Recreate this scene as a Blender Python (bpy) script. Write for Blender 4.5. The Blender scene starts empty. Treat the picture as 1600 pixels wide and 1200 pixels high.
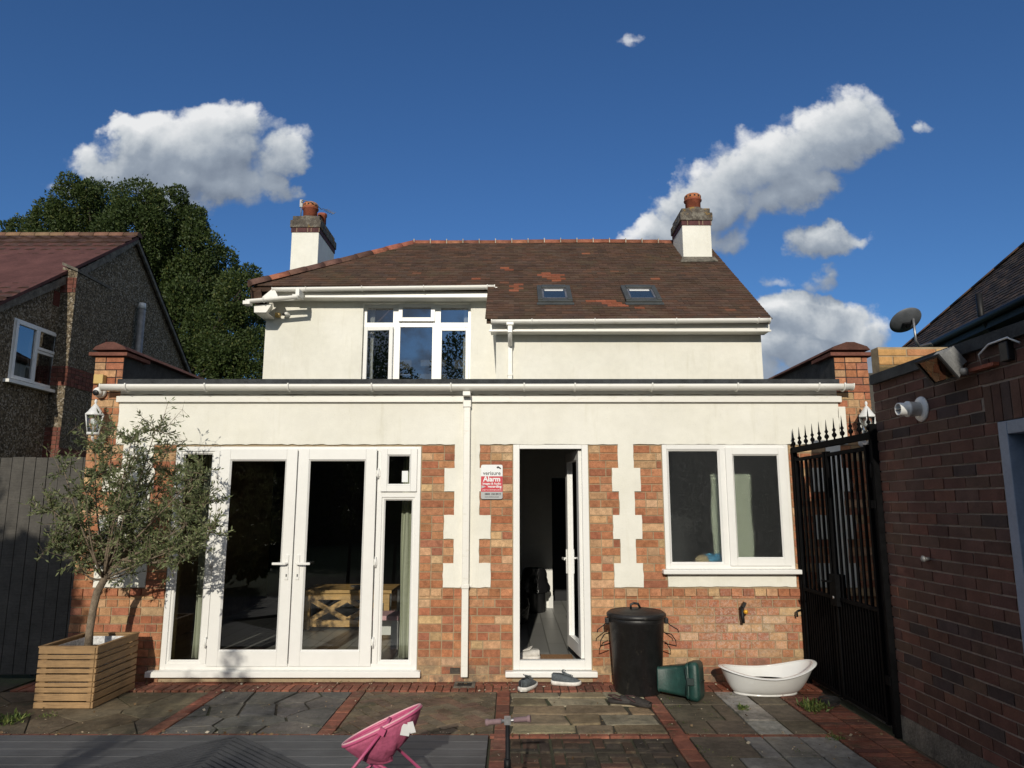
import bpy, math, random
from mathutils import Vector, Matrix, noise as mnoise
R = math.radians
random.seed(7)
scene = bpy.context.scene
COL = scene.collection

# ------------------------------------------------------------------ camera
F = 1109.0; TH = R(9.62); CT = math.cos(TH); ST = math.sin(TH); CZ = 1.65
cam_d = bpy.data.cameras.new('camera'); cam = bpy.data.objects.new('camera', cam_d)
COL.objects.link(cam); scene.camera = cam
cam.location = (0, 0, CZ); cam.rotation_euler = (R(90) + TH, 0, 0)
cam_d.sensor_width = 36; cam_d.lens = F * 36 / 1600
cam_d.clip_start = 0.05; cam_d.clip_end = 2000

# ------------------------------------------------------------------ sun and exposure
SUN_DX, SUN_DZ = 0.085, 0.37            # sunlight travels (dx, 1, -dz)
sd = bpy.data.lights.new('sun', 'SUN'); sd.energy = 3.25; sd.angle = R(0.53); sd.color = (1.0, 0.93, 0.80)
sun = bpy.data.objects.new('sun', sd); COL.objects.link(sun)
sun.rotation_euler = Vector((SUN_DX, 1, -SUN_DZ)).to_track_quat('-Z', 'Y').to_euler()
scene.view_settings.view_transform = 'Standard'; scene.view_settings.look = 'None'
scene.view_settings.exposure = 0.0; scene.view_settings.gamma = 1.0
scene.cycles.max_bounces = 8; scene.cycles.transparent_max_bounces = 16
scene.cycles.use_denoising = True

# ------------------------------------------------------------------ node helpers
class NT:
    def __init__(s, tree): s.t = tree; s.n = tree.nodes; s.l = tree.links
    def add(s, typ, **kw):
        n = s.n.new(typ)
        for k, v in kw.items():
            if k.startswith('i_'): pass
            else: setattr(n, k, v)
        return n
    def link(s, a, b): s.l.new(a, b)
    def set(s, sock, v):
        if isinstance(v, bpy.types.NodeSocket): s.l.new(v, sock)
        else: sock.default_value = v
    def m(s, op, a, b=0.0, c=None, clamp=False):
        n = s.n.new('ShaderNodeMath'); n.operation = op; n.use_clamp = clamp
        s.set(n.inputs[0], a); s.set(n.inputs[1], b)
        if c is not None: s.set(n.inputs[2], c)
        return n.outputs[0]
    def vm(s, op, a, b=None, out=0):
        n = s.n.new('ShaderNodeVectorMath'); n.operation = op
        s.set(n.inputs[0], a)
        if b is not None: s.set(n.inputs[1], b)
        return n.outputs['Value' if op in ('LENGTH', 'DOT_PRODUCT', 'DISTANCE') else 0]
    def mix(s, fac, a, b):
        n = s.n.new('ShaderNodeMix'); n.data_type = 'RGBA'; n.clamp_factor = True
        s.set(n.inputs[0], fac)
        for i, v in ((6, a), (7, b)):
            if isinstance(v, bpy.types.NodeSocket): s.l.new(v, n.inputs[i])
            else: n.inputs[i].default_value = (*v[:3], 1)
        return n.outputs[2]
    def mul(s, a, b, fac=1.0):
        n = s.n.new('ShaderNodeMix'); n.data_type = 'RGBA'; n.blend_type = 'MULTIPLY'
        s.set(n.inputs[0], fac)
        for i, v in ((6, a), (7, b)):
            if isinstance(v, bpy.types.NodeSocket): s.l.new(v, n.inputs[i])
            else: n.inputs[i].default_value = (*v[:3], 1)
        return n.outputs[2]
    def noise(s, vec, scale, detail=4, rough=.55, out='Fac'):
        n = s.n.new('ShaderNodeTexNoise'); n.inputs['Scale'].default_value = scale
        n.inputs['Detail'].default_value = detail; n.inputs['Roughness'].default_value = rough
        if vec is not None: s.l.new(vec, n.inputs['Vector'])
        return n.outputs[out]
    def ramp(s, fac, stops):
        n = s.n.new('ShaderNodeValToRGB'); s.set(n.inputs[0], fac)
        e = n.color_ramp.elements
        while len(e) < len(stops): e.new(0.5)
        for el, (p, c) in zip(e, stops):
            el.position = p; el.color = (*c, 1) if len(c) == 3 else c
        return n.outputs[0]
    def grey(s, fac, p0, v0, p1, v1):
        return s.ramp(fac, [(p0, (v0,) * 3), (p1, (v1,) * 3)])

# ------------------------------------------------------------------ world: sky with clouds far beyond everything
w = bpy.data.worlds.new("World"); scene.world = w; w.use_nodes = True
W = NT(w.node_tree); W.n.clear()
sky = W.add('ShaderNodeTexSky', sky_type='NISHITA'); sky.sun_disc = False
sky.sun_elevation = math.atan(SUN_DZ); sky.sun_rotation = math.pi + math.atan(SUN_DX)
sky.altitude = 300; sky.air_density = 1.0; sky.dust_density = 0.15; sky.ozone_density = 3.0
tc = W.add('ShaderNodeTexCoord')

def dirv(px, py):
    v = (600 - py) / F; u = (px - 800) / F
    return (u / (CT - v * ST), (ST + v * CT) / (CT - v * ST))
# (cx, cy, rx, ry, tilt degrees, weight)
CLOUDS = [(300,228,150,72,-4,1.15),(225,205,80,46,-15,1.1),(355,200,70,52,-10,1.15),(300,270,165,42,10,1.0),(435,245,66,32,-25,.8),(425,290,48,22,10,.7),(180,265,80,34,10,.8),(250,290,110,34,15,.9),
          (170,255,65,18,20,.45),(290,310,45,22,10,.55),
          (1310,205,108,58,-28,1.0),(1200,255,118,62,-25,1.0),(1110,300,95,60,-30,1.0),(1235,300,110,45,-25,.9),(1030,355,75,30,-30,.8),(1380,205,42,40,0,.8),
          (1120,360,75,35,-10,.6),
          (1290,378,62,34,-6,1.0),(1345,378,32,14,-10,.4),(1205,435,38,20,15,.55),(1280,437,34,17,-20,.4),
          (1290,502,105,46,2,1.1),(1230,492,60,40,0,1.1),(1260,550,150,48,6,1.0),(1350,520,48,22,10,.7),(1215,580,80,40,0,.7),
          (978,60,26,16,-10,.42),(1455,190,18,18,40,.30),(105,300,40,14,10,.3),(1070,262,20,12,-50,.3)]
g = bpy.data.node_groups.new('cloud_field', 'ShaderNodeTree')
g.interface.new_socket('P', in_out='INPUT', socket_type='NodeSocketVector')
g.interface.new_socket('D', in_out='OUTPUT', socket_type='NodeSocketFloat'); g.interface.new_socket('B', in_out='OUTPUT', socket_type='NodeSocketFloat')
G = NT(g); gi = G.add('NodeGroupInput'); go = G.add('NodeGroupOutput')
P0 = gi.outputs[0]
wn = G.noise(P0, 9.0, 5, .6, 'Color')
wv = G.vm('MULTIPLY', G.vm('SUBTRACT', wn, (.5, .5, .5)), (.11, .11, 0))
P1 = G.vm('ADD', P0, wv)
cur = None
for (cx, cy, rx, ry, ti, wt) in CLOUDS:
    u0, v0 = dirv(cx, cy); u1, v1 = dirv(cx + rx, cy); u2, v2 = dirv(cx, cy - ry)
    sx, sy = 1 / (u1 - u0), 1 / (v2 - v0)
    a = R(-ti); c_, s_ = math.cos(a), math.sin(a)
    d = G.vm('SUBTRACT', P1, (u0, v0, 0))
    a1 = G.vm('DOT_PRODUCT', d, (c_ * sx, s_ * sx, 0)); a2 = G.vm('DOT_PRODUCT', d, (-s_ * sy, c_ * sy, 0))
    r2 = G.m('ADD', G.m('MULTIPLY', a1, a1), G.m('MULTIPLY', a2, a2))
    f = G.m('MULTIPLY_ADD', r2, -wt, wt)
    if cur is None: cur = f
    else: cur = G.m('SMOOTH_MAX', cur, f, .25)
G.link(cur, go.inputs[1])
n1 = G.noise(P0, 22.0, 6, .62); n2 = G.noise(P0, 7.0, 4, .6)
cur = G.m('ADD', cur, G.m('MULTIPLY', G.m('SUBTRACT', n1, .5), .75))
cur = G.m('ADD', cur, G.m('MULTIPLY', G.m('SUBTRACT', n2, .5), .7))
vo = G.add('ShaderNodeTexVoronoi', feature='F1'); vo.inputs['Scale'].default_value = 26.0; G.link(P1, vo.inputs['Vector'])
cur = G.m('ADD', cur, G.m('MULTIPLY', G.m('SUBTRACT', .42, vo.outputs['Distance']), .55))
G.link(cur, go.inputs[0])
D = tc.outputs['Generated']
sep = W.add('ShaderNodeSeparateXYZ'); W.link(D, sep.inputs[0])
yy = W.m('MAXIMUM', W.m('ABSOLUTE', sep.outputs[1]), .02)
cmb = W.add('ShaderNodeCombineXYZ')
W.link(W.m('DIVIDE', sep.outputs[0], yy), cmb.inputs[0]); W.link(W.m('DIVIDE', sep.outputs[2], yy), cmb.inputs[1])
PP = cmb.outputs[0]
def cf(vec):
    n = W.n.new('ShaderNodeGroup'); n.node_tree = g; W.link(vec, n.inputs[0]); return n.outputs[0], n.outputs[1]
c0, b0_ = cf(PP); c1, _ = cf(W.vm('ADD', PP, (-.008, .020, 0))); _, b2_ = cf(W.vm('ADD', PP, (-.015, .07, 0)))
front = W.m('GREATER_THAN', sep.outputs[1], 0.0)
# open fair-weather clouds for the half of the sky behind the viewer (seen only mirrored in the panes)
nb = W.noise(PP, 3.2, 8, .6); back = W.m('MULTIPLY', W.m('SUBTRACT', nb, .43), 6.0)
fld = W.m('ADD', W.m('MULTIPLY', c0, front), W.m('MULTIPLY', back, W.m('SUBTRACT', 1.0, front)))
mr = W.add('ShaderNodeMapRange', interpolation_type='SMOOTHSTEP'); W.link(fld, mr.inputs[0])
mr.inputs[1].default_value = -.02; mr.inputs[2].default_value = .55
dens = W.m('MULTIPLY', mr.outputs[0], W.m('GREATER_THAN', sep.outputs[2], 0.0))
thin = W.m('MULTIPLY', W.noise(PP, 5.0, 5, .7), .0)
l1 = W.m('SUBTRACT', c0, c1); l2 = W.m('SUBTRACT', b0_, b2_)
lit = W.m('ADD', W.m('MULTIPLY_ADD', l1, .28, .25), W.m('MULTIPLY', l2, .17), clamp=True)
ccol = W.ramp(lit, [(0.0, (.17, .21, .28)), (.30, (.30, .35, .42)), (.55, (.54, .58, .62)), (.85, (.82, .83, .84))])
bs = W.add('ShaderNodeBackground'); bs.inputs[1].default_value = .073
skyc = W.mul(sky.outputs[0], (.58, .90, 1.26))
W.link(skyc, bs.inputs[0])
bc = W.add('ShaderNodeBackground'); bc.inputs[1].default_value = 1.0; W.link(ccol, bc.inputs[0])
ms = W.add('ShaderNodeMixShader'); W.link(dens, ms.inputs[0]); W.link(bs.outputs[0], ms.inputs[1]); W.link(bc.outputs[0], ms.inputs[2])
wo = W.add('ShaderNodeOutputWorld'); W.link(ms.outputs[0], wo.inputs[0])

# ------------------------------------------------------------------ materials
M = {}
def mat(name, col, rough=.6, metal=0.0, nscale=0, namp=.2, bump=0, bscale=200, spec=.5, attr=False, fn=None, coat=0, dist=.004):
    m = bpy.data.materials.new(name); m.use_nodes = True
    t = NT(m.node_tree); b = t.n['Principled BSDF']; o = t.add('ShaderNodeTexCoord').outputs['Object']
    if attr:
        a = t.add('ShaderNodeAttribute', attribute_name='Col'); c = a.outputs['Color']
    else:
        rgb = t.add('ShaderNodeRGB'); rgb.outputs[0].default_value = (*col, 1); c = rgb.outputs[0]
    if nscale:
        c = t.mul(c, t.grey(t.noise(o, nscale, 6, .65), .3, 1 - namp, .7, 1 + namp))
        c = t.mul(c, t.grey(t.noise(o, nscale * 9, 3, .6), .3, 1 - namp * .5, .7, 1 + namp * .5))
    if fn: c = fn(t, o, c) or c
    t.link(c, b.inputs['Base Color'])
    b.inputs['Roughness'].default_value = rough; b.inputs['Metallic'].default_value = metal
    b.inputs['Specular IOR Level'].default_value = spec
    if coat: b.inputs['Coat Weight'].default_value = coat
    if bump:
        bn = t.add('ShaderNodeBump'); bn.inputs['Strength'].default_value = bump; bn.inputs['Distance'].default_value = dist
        t.link(t.noise(o, bscale, 5, .6), bn.inputs['Height']); t.link(bn.outputs[0], b.inputs['Normal'])
    M[name] = m; return m

def f_render(t, o, c):
    n = t.add('ShaderNodeMapping'); n.inputs['Scale'].default_value = (6, 6, .7); t.link(o, n.inputs[0])
    st = t.noise(n.outputs[0], 2.0, 6, .65)
    c = t.mul(c, t.ramp(st, [(.28, (.93, .925, .90)), (.44, (1, 1, 1))]))
    c = t.mul(c, t.ramp(t.noise(o, .9, 5, .6), [(.35, (.93, .925, .90)), (.6, (1.02, 1.02, 1.02))]))
    dk = t.noise(o, 90, 3, .7)
    return t.mul(c, t.ramp(dk, [(.26, (.78, .77, .72)), (.34, (1, 1, 1))]))
mat('render_paint', (.79, .775, .70), .75, nscale=1.3, namp=.05, bump=.55, bscale=55, fn=f_render, spec=.2)
def f_upvc(t, o, c):
    n = t.add('ShaderNodeMapping'); n.inputs['Scale'].default_value = (4, 4, 14); t.link(o, n.inputs[0])
    return t.mul(c, t.ramp(t.noise(n.outputs[0], 2.5, 6, .7), [(.30, (.86, .85, .80)), (.45, (1, 1, 1))]))
mat('white_plastic', (.80, .795, .765), .32, fn=None, nscale=2, namp=.03)
mat('gutter_plastic', (.79, .775, .72), .38, fn=f_upvc)
def f_eff(t, o, c):   # pale lime bloom round the tap and dirt at the plinth
    s = t.add('ShaderNodeSeparateXYZ'); t.link(o, s.inputs[0])
    d = t.vm('LENGTH', t.vm('MULTIPLY', t.vm('SUBTRACT', o, (2.12, 7.06, .50)), (1.25, 0, 2.4)))
    k = t.m('MULTIPLY', t.grey(d, .35, 1.0, 1.15, 0.0), t.grey(t.noise(o, 55, 8, .8), .46, 0, .66, .65))
    c = t.mix(k, c, (.62, .56, .50))
    pl = t.m('MULTIPLY', t.grey(s.outputs[2], .10, 1.0, .26, 0.0), t.grey(t.noise(o, 7, 6, .7), .40, 0, .6, .8))
    c = t.mix(pl, c, (.13, .11, .085))
    return t.mul(c, t.ramp(t.noise(o, 160, 4, .7), [(.3, (.66, .62, .6)), (.5, (1, 1, 1)), (.75, (1.12, 1.12, 1.1))]))
mat('facing_brick', (0, 0, 0), .85, attr=True, nscale=19, namp=.30, bump=.9, bscale=110, fn=f_eff, spec=.2)
mat('mortar', (.36, .28, .18), .95, nscale=20, namp=.2, bump=.8, bscale=150, spec=.1)
mat('garage_brick', (0, 0, 0), .85, attr=True, nscale=9, namp=.28, bump=.8, bscale=90, spec=.2)
mat('dark_mortar', (.31, .25, .205), .95, nscale=6, namp=.3, bump=.8, bscale=120, spec=.1)
def f_moss(t, o, c):
    k = t.grey(t.noise(o, 1.5, 6, .7), .52, 0, .70, .55)
    c = t.mix(k, c, (.075, .065, .035))
    s = t.grey(t.noise(o, 28, 4, .7), .63, 0, .70, .6)
    return t.mix(s, c, (.20, .15, .085))
mat('roof_tile', (0, 0, 0), .85, attr=True, nscale=3, namp=.16, bump=.8, bscale=60, fn=f_moss, spec=.2)
mat('ridge_tile', (0, 0, 0), .8, attr=True, nscale=7, namp=.35, bump=.6, bscale=60, spec=.2)
mat('neighbour_tile', (0, 0, 0), .8, attr=True, nscale=3, namp=.3, bump=.6, bscale=60, spec=.2)
def f_pebble(t, o, c):
    v = t.add('ShaderNodeTexVoronoi'); v.inputs['Scale'].default_value = 42; t.link(o, v.inputs['Vector'])
    sv = t.add('ShaderNodeSeparateColor'); t.link(v.outputs['Color'], sv.inputs[0])
    return t.ramp(sv.outputs[0], [(0, (.065, .052, .038)), (.4, (.13, .105, .07)), (.78, (.24, .19, .125)), (.95, (.36, .32, .26))])
mat('pebbledash', (.3, .24, .16), .9, bump=1.0, bscale=60, fn=f_pebble, spec=.15, dist=.02)
mat('roof_felt', (.045, .048, .05), .9, nscale=8, namp=.4, bump=1, bscale=220, spec=.3)
mat('concrete_soot', (.14, .125, .10), .9, nscale=9, namp=.6, bump=1, bscale=60, dist=.02)
def f_lichen(t, o, c):
    k = t.grey(t.noise(o, 7, 6, .75), .50, 0, .6, .9); c = t.mix(k, c, (.24, .22, .18))
    return t.mix(t.grey(t.noise(o, 5.2, 5, .7), .55, 0, .62, .9), c, (.33, .20, .045))
mat('lichen_concrete', (.10, .085, .07), .92, nscale=10, namp=.5, bump=1, bscale=50, fn=f_lichen, dist=.02)
mat('stack_brick', (.085, .03, .03), .85, nscale=9, namp=.4, bump=.6)
mat('terracotta', (.30, .085, .045), .8, nscale=8, namp=.4, bump=.4, bscale=60)
mat('terracotta_orange', (.42, .15, .06), .8, nscale=12, namp=.4, bump=.4, bscale=60)
mat('black_paint', (.006, .006, .007), .55, spec=.35, nscale=20, namp=.5, bump=.4, bscale=90)
mat('gate_black', (.0045, .0045, .005), .8, spec=.06, nscale=20, namp=.5)
mat('black_plastic', (.011, .011, .012), .42, nscale=14, namp=.4, bump=.25, bscale=70)
mat('black_rubber', (.02, .02, .02), .8)
mat('green_plastic', (.012, .048, .040), .45, nscale=10, namp=.35, bump=.3, bscale=60)
mat('dark_green', (.006, .02, .018), .5)
def f_scuff(t, o, c):
    k = t.grey(t.noise(o, 11, 8, .78), .58, 0, .72, .22); c = t.mix(k, c, (.22, .20, .16))
    n = t.add('ShaderNodeMapping'); n.inputs['Scale'].default_value = (3, 3, 60); n.inputs['Rotation'].default_value = (.3, .2, .5); t.link(o, n.inputs[0])
    return t.mix(t.grey(t.noise(n.outputs[0], 3, 5, .7), .66, 0, .72, .25), c, (.25, .25, .22))
mat('black_plastic', (.011, .011, .012), .46, nscale=14, namp=.4, bump=.25, bscale=70, fn=f_scuff)
mat('green_plastic', (.012, .048, .040), .48, nscale=10, namp=.35, bump=.3, bscale=60, fn=f_scuff)
mat('tub_plastic', (.80, .80, .78), .14, coat=.4)
mat('dirty_water', (.30, .32, .27), .05)
mat('grey_metal', (.30, .30, .31), .4, .7, nscale=9, namp=.3)
mat('dull_metal', (.24, .24, .235), .55, .4, nscale=9, namp=.3)
mat('dish_grey', (.13, .14, .155), .5, .2, nscale=6, namp=.2)
mat('blue_grey_paint', (.20, .25, .33), .45, nscale=6, namp=.15)
mat('brass', (.8, .42, .04), .4, .3)
mat('yellow_box', (.55, .38, .13), .5)
def f_wood(t, o, c):
    n = t.add('ShaderNodeMapping'); n.inputs['Scale'].default_value = (2.2, 2.2, 34); t.link(o, n.inputs[0])
    return t.mul(c, t.ramp(t.noise(n.outputs[0], 3.0, 7, .7), [(.25, (.50, .45, .38)), (.5, (1, 1, 1)), (.8, (1.25, 1.2, 1.1))]))
mat('planter_wood', (.30, .185, .085), .7, nscale=2.0, namp=.22, bump=.3, bscale=60, fn=f_wood)
mat('table_wood', (.55, .34, .13), .5, nscale=5, namp=.2, fn=f_wood)
mat('board', (.30, .29, .27), .8, nscale=3, namp=.25, bump=.4, fn=f_wood)
mat('soil', (.05, .035, .025), 1, nscale=20, namp=.5, bump=1, bscale=40, dist=.02)
mat('bark', (.20, .155, .11), .9, nscale=14, namp=.4, bump=1, bscale=45, dist=.01)
mat('dark_bark', (.05, .04, .03), .9, nscale=8, namp=.4, bump=1, bscale=20, dist=.03)
mat('pale_liner', (.6, .6, .6), .6, nscale=30, namp=.5)
def leafmat(name, c1, c2, c3, tr=.25, rough=.5):
    m = bpy.data.materials.new(name); m.use_nodes = True; t = NT(m.node_tree); b = t.n['Principled BSDF']
    a = t.add('ShaderNodeAttribute', attribute_name='Col'); s = t.add('ShaderNodeSeparateColor'); t.link(a.outputs['Color'], s.inputs[0])
    c = t.ramp(s.outputs[0], [(0, c1), (.6, c2), (1, c3)])
    t.link(c, b.inputs['Base Color']); b.inputs['Roughness'].default_value = rough; b.inputs['Specular IOR Level'].default_value = .35
    tr_ = t.add('ShaderNodeBsdfTranslucent'); t.link(c, tr_.inputs[0])
    mx = t.add('ShaderNodeMixShader'); mx.inputs[0].default_value = tr
    t.link(b.outputs[0], mx.inputs[1]); t.link(tr_.outputs[0], mx.inputs[2]); t.link(mx.outputs[0], t.n['Material Output'].inputs[0])
    M[name] = m
leafmat('tree_leaf', (.030, .052, .013), (.062, .092, .022), (.14, .145, .04), rough=.6)
leafmat('olive_leaf', (.075, .10, .042), (.17, .20, .085), (.36, .37, .20))
leafmat('weed_leaf', (.05, .08, .02), (.11, .16, .04), (.25, .28, .08))
# glass: mirror-like coat over a clear pane
def glassmat(name, tint, rough=.0, base=.06, speck=False):
    m = bpy.data.materials.new(name); m.use_nodes = True; t = NT(m.node_tree); t.n.remove(t.n['Principled BSDF'])
    tr = t.add('ShaderNodeBsdfTransparent'); tr.inputs[0].default_value = (*tint, 1)
    gl = t.add('ShaderNodeBsdfGlossy'); gl.inputs['Roughness'].default_value = rough; gl.inputs[0].default_value = (.95, .97, 1, 1)
    lw = t.add('ShaderNodeFresnel'); lw.inputs[0].default_value = 1.5
    f = t.m('ADD', t.m('MULTIPLY', lw.outputs[0], 1.0), base, clamp=True)
    mx = t.add('ShaderNodeMixShader'); t.link(f, mx.inputs[0]); t.link(tr.outputs[0], mx.inputs[1]); t.link(gl.outputs[0], mx.inputs[2])
    t.link(mx.outputs[0], t.n['Material Output'].inputs[0]); M[name] = m
glassmat('clear_glass', (.86, .88, .86), 0, .035)
glassmat('upper_glass', (.75, .78, .78), 0, .22)
m = bpy.data.materials.new('obscured_glass'); m.use_nodes = True; t = NT(m.node_tree); t.n.remove(t.n['Principled BSDF'])
o = t.add('ShaderNodeTexCoord').outputs['Object']
nz = t.noise(o, 210, 2, .6); bn = t.add('ShaderNodeBump'); bn.inputs['Strength'].default_value = .9; bn.inputs['Distance'].default_value = .006; t.link(nz, bn.inputs['Height'])
tr = t.add('ShaderNodeBsdfTransparent'); tr.inputs[0].default_value = (.80, .84, .82, 1)
rf = t.add('ShaderNodeBsdfRefraction'); rf.inputs['IOR'].default_value = 1.12; rf.inputs['Roughness'].default_value = .28; rf.inputs[0].default_value = (.85, .9, .88, 1); t.link(bn.outputs[0], rf.inputs['Normal'])
gl = t.add('ShaderNodeBsdfGlossy'); gl.inputs['Roughness'].default_value = .22; t.link(bn.outputs[0], gl.inputs['Normal']); gl.inputs[0].default_value = (.8, .85, .9, 1)
df = t.add('ShaderNodeBsdfDiffuse'); df.inputs[0].default_value = (.75, .77, .75, 1)
m1 = t.add('ShaderNodeMixShader'); m1.inputs[0].default_value = .55; t.link(tr.outputs[0], m1.inputs[1]); t.link(rf.outputs[0], m1.inputs[2])
m2 = t.add('ShaderNodeMixShader'); m2.inputs[0].default_value = .02; t.link(m1.outputs[0], m2.inputs[1]); t.link(gl.outputs[0], m2.inputs[2])
m3 = t.add('ShaderNodeMixShader'); vd = t.add('ShaderNodeTexVoronoi'); vd.inputs['Scale'].default_value = 85; t.link(o, vd.inputs['Vector']); t.link(t.m('MULTIPLY', t.grey(vd.outputs['Distance'], .10, 1, .30, 0), .26), m3.inputs[0]); t.link(m2.outputs[0], m3.inputs[1]); t.link(df.outputs[0], m3.inputs[2])  # pale dots paint the sparkle of the patterned glass into its colour
t.link(m3.outputs[0], t.n['Material Output'].inputs[0]); M['obscured_glass'] = m
mat('curtain_sage', (.44, .46, .36), .9, nscale=30, namp=.06, spec=.1)
mat('curtain_white', (.7, .7, .68), .9, spec=.1)
mat('plaster', (.78, .77, .73), .9, nscale=3, namp=.05)
mat('plaster_shaded', (.10, .10, .10), .9, nscale=3, namp=.1)  # plaster darkened in colour so the rooms read as dim
mat('room_shade', (.022, .022, .024), .9)  # near-black colour in place of the shade in unlit rooms
mat('ceiling_white', (.25, .25, .24), .9)
def f_planks(t, o, c):
    br = t.add('ShaderNodeTexBrick'); mp = t.add('ShaderNodeMapping'); mp.inputs['Rotation'].default_value = (0, 0, R(90)); t.link(o, mp.inputs[0])
    t.link(mp.outputs[0], br.inputs['Vector']); br.inputs['Scale'].default_value = 1.0
    br.inputs['Color1'].default_value = (.33, .33, .31, 1); br.inputs['Color2'].default_value = (.25, .25, .24, 1); br.inputs['Mortar'].default_value = (.12, .12, .11, 1)
    br.inputs['Mortar Size'].default_value = .006; br.inputs['Brick Width'].default_value = .9; br.inputs['Row Height'].default_value = .2
    return br.outputs['Color']
mat('room_floor', (.3, .3, .28), .35, fn=f_planks)
mat('doormat', (.30, .16, .07), 1, nscale=60, namp=.4, bump=1, bscale=200)
mat('bag_black', (.012, .012, .013), .22, bump=1, bscale=9, dist=.03)
mat('shoe_grey', (.085, .10, .11), .85, nscale=60, namp=.3, bump=.5, bscale=150)
mat('shoe_white', (.6, .58, .54), .7, nscale=15, namp=.2)
mat('sole_white', (.68, .66, .62), .7, nscale=20, namp=.2)
mat('shoe_dark', (.03, .025, .022), .7, nscale=30, namp=.4)
mat('pink_cloth', (.50, .11, .21), .8, nscale=5, namp=.28, bump=.6, bscale=16, dist=.02)
mat('pink_metal', (.50, .09, .20), .4)
mat('pink_trim', (.72, .42, .45), .8)
mat('tag_white', (.7, .7, .7), .7)
mat('grip_rubber', (.24, .16, .17), .8, nscale=30, namp=.2)
mat('pot_brown', (.05, .022, .022), .7)
mat('sign_white', (.78, .80, .80), .3)
mat('sign_red', (.52, .012, .03), .35)
mat('sign_silver', (.36, .37, .38), .3, .6)
mat('sign_ink', (.02, .02, .025), .5)
mat('cloth_blue', (.05, .22, .38), .9); mat('cloth_tan', (.45, .33, .18), .9)
mat('yellow_brick', (0, 0, 0), .85, attr=True, nscale=10, namp=.25, bump=.7, bscale=90, spec=.2)
mat('lead', (.10, .11, .12), .55, .3, nscale=6, namp=.3)
mat('lamp_white', (.7, .7, .68), .4, nscale=20, namp=.15)
mat('skylight_frame', (.075, .08, .078), .5, .2, nscale=5, namp=.2)
mat('skylight_glass', (.03, .05, .08), .05, 0, spec=1.0)
def f_ground(t, o, c):
    c = t.mix(t.grey(t.noise(o, 1.3, 6, .7), .45, 0, .65, .8), c, (.04, .06, .02)); return c
mat('joint_dirt', (.045, .036, .024), 1, nscale=9, namp=.5, bump=1, bscale=60, dist=.01, fn=f_ground)
def f_worn(t, o, c):
    c = t.mul(c, t.ramp(t.noise(o, 2.3, 7, .72), [(.30, (.40, .39, .36)), (.5, (.9, .9, .9)), (.70, (1.4, 1.36, 1.27))]))
    c = t.mix(t.grey(t.noise(o, 5.5, 7, .75), .54, 0, .70, .55), c, (.20, .17, .11))
    c = t.mix(t.grey(t.noise(o, 3.1, 6, .75), .56, 0, .66, .6), c, (.045, .05, .028))
    return t.mix(t.grey(t.noise(o, 60, 4, .75), .66, 0, .74, .7), c, (.42, .39, .33))
mat('paving_stone', (0, 0, 0), .82, attr=True, nscale=17, namp=.25, bump=.8, bscale=40, fn=f_worn, dist=.008, spec=.3)
mat('paving_brick', (0, 0, 0), .85, attr=True, nscale=17, namp=.25, bump=.7, bscale=60, fn=f_worn, dist=.006, spec=.25)
def f_deck(t, o, c):
    n = t.add('ShaderNodeMapping'); n.inputs['Scale'].default_value = (1.2, 34, 1); t.link(o, n.inputs[0])
    c = t.mul(c, t.ramp(t.noise(n.outputs[0], 2.2, 8, .7), [(.25, (.6, .6, .6)), (.5, (1, 1, 1)), (.75, (1.5, 1.5, 1.5))]))
    return t.mul(c, t.ramp(t.noise(o, 1.8, 5, .6), [(.35, (.75, .75, .75)), (.6, (1.15, 1.15, 1.15))]))
mat('deck_board', (.085, .087, .09), .7, attr=False, fn=f_deck, bump=.4, bscale=60)
mat('deck_groove', (.055, .057, .062), .7, nscale=5, namp=.2)
mat('fence_board', (.075, .07, .062), .9, nscale=5, namp=.25, bump=.4, fn=f_wood)
mat('cream_wall', (.33, .29, .17), .9, nscale=5, namp=.2, bump=.4)
mat('lawn', (.035, .06, .015), 1, nscale=3, namp=.4, bump=1, bscale=30)

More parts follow.
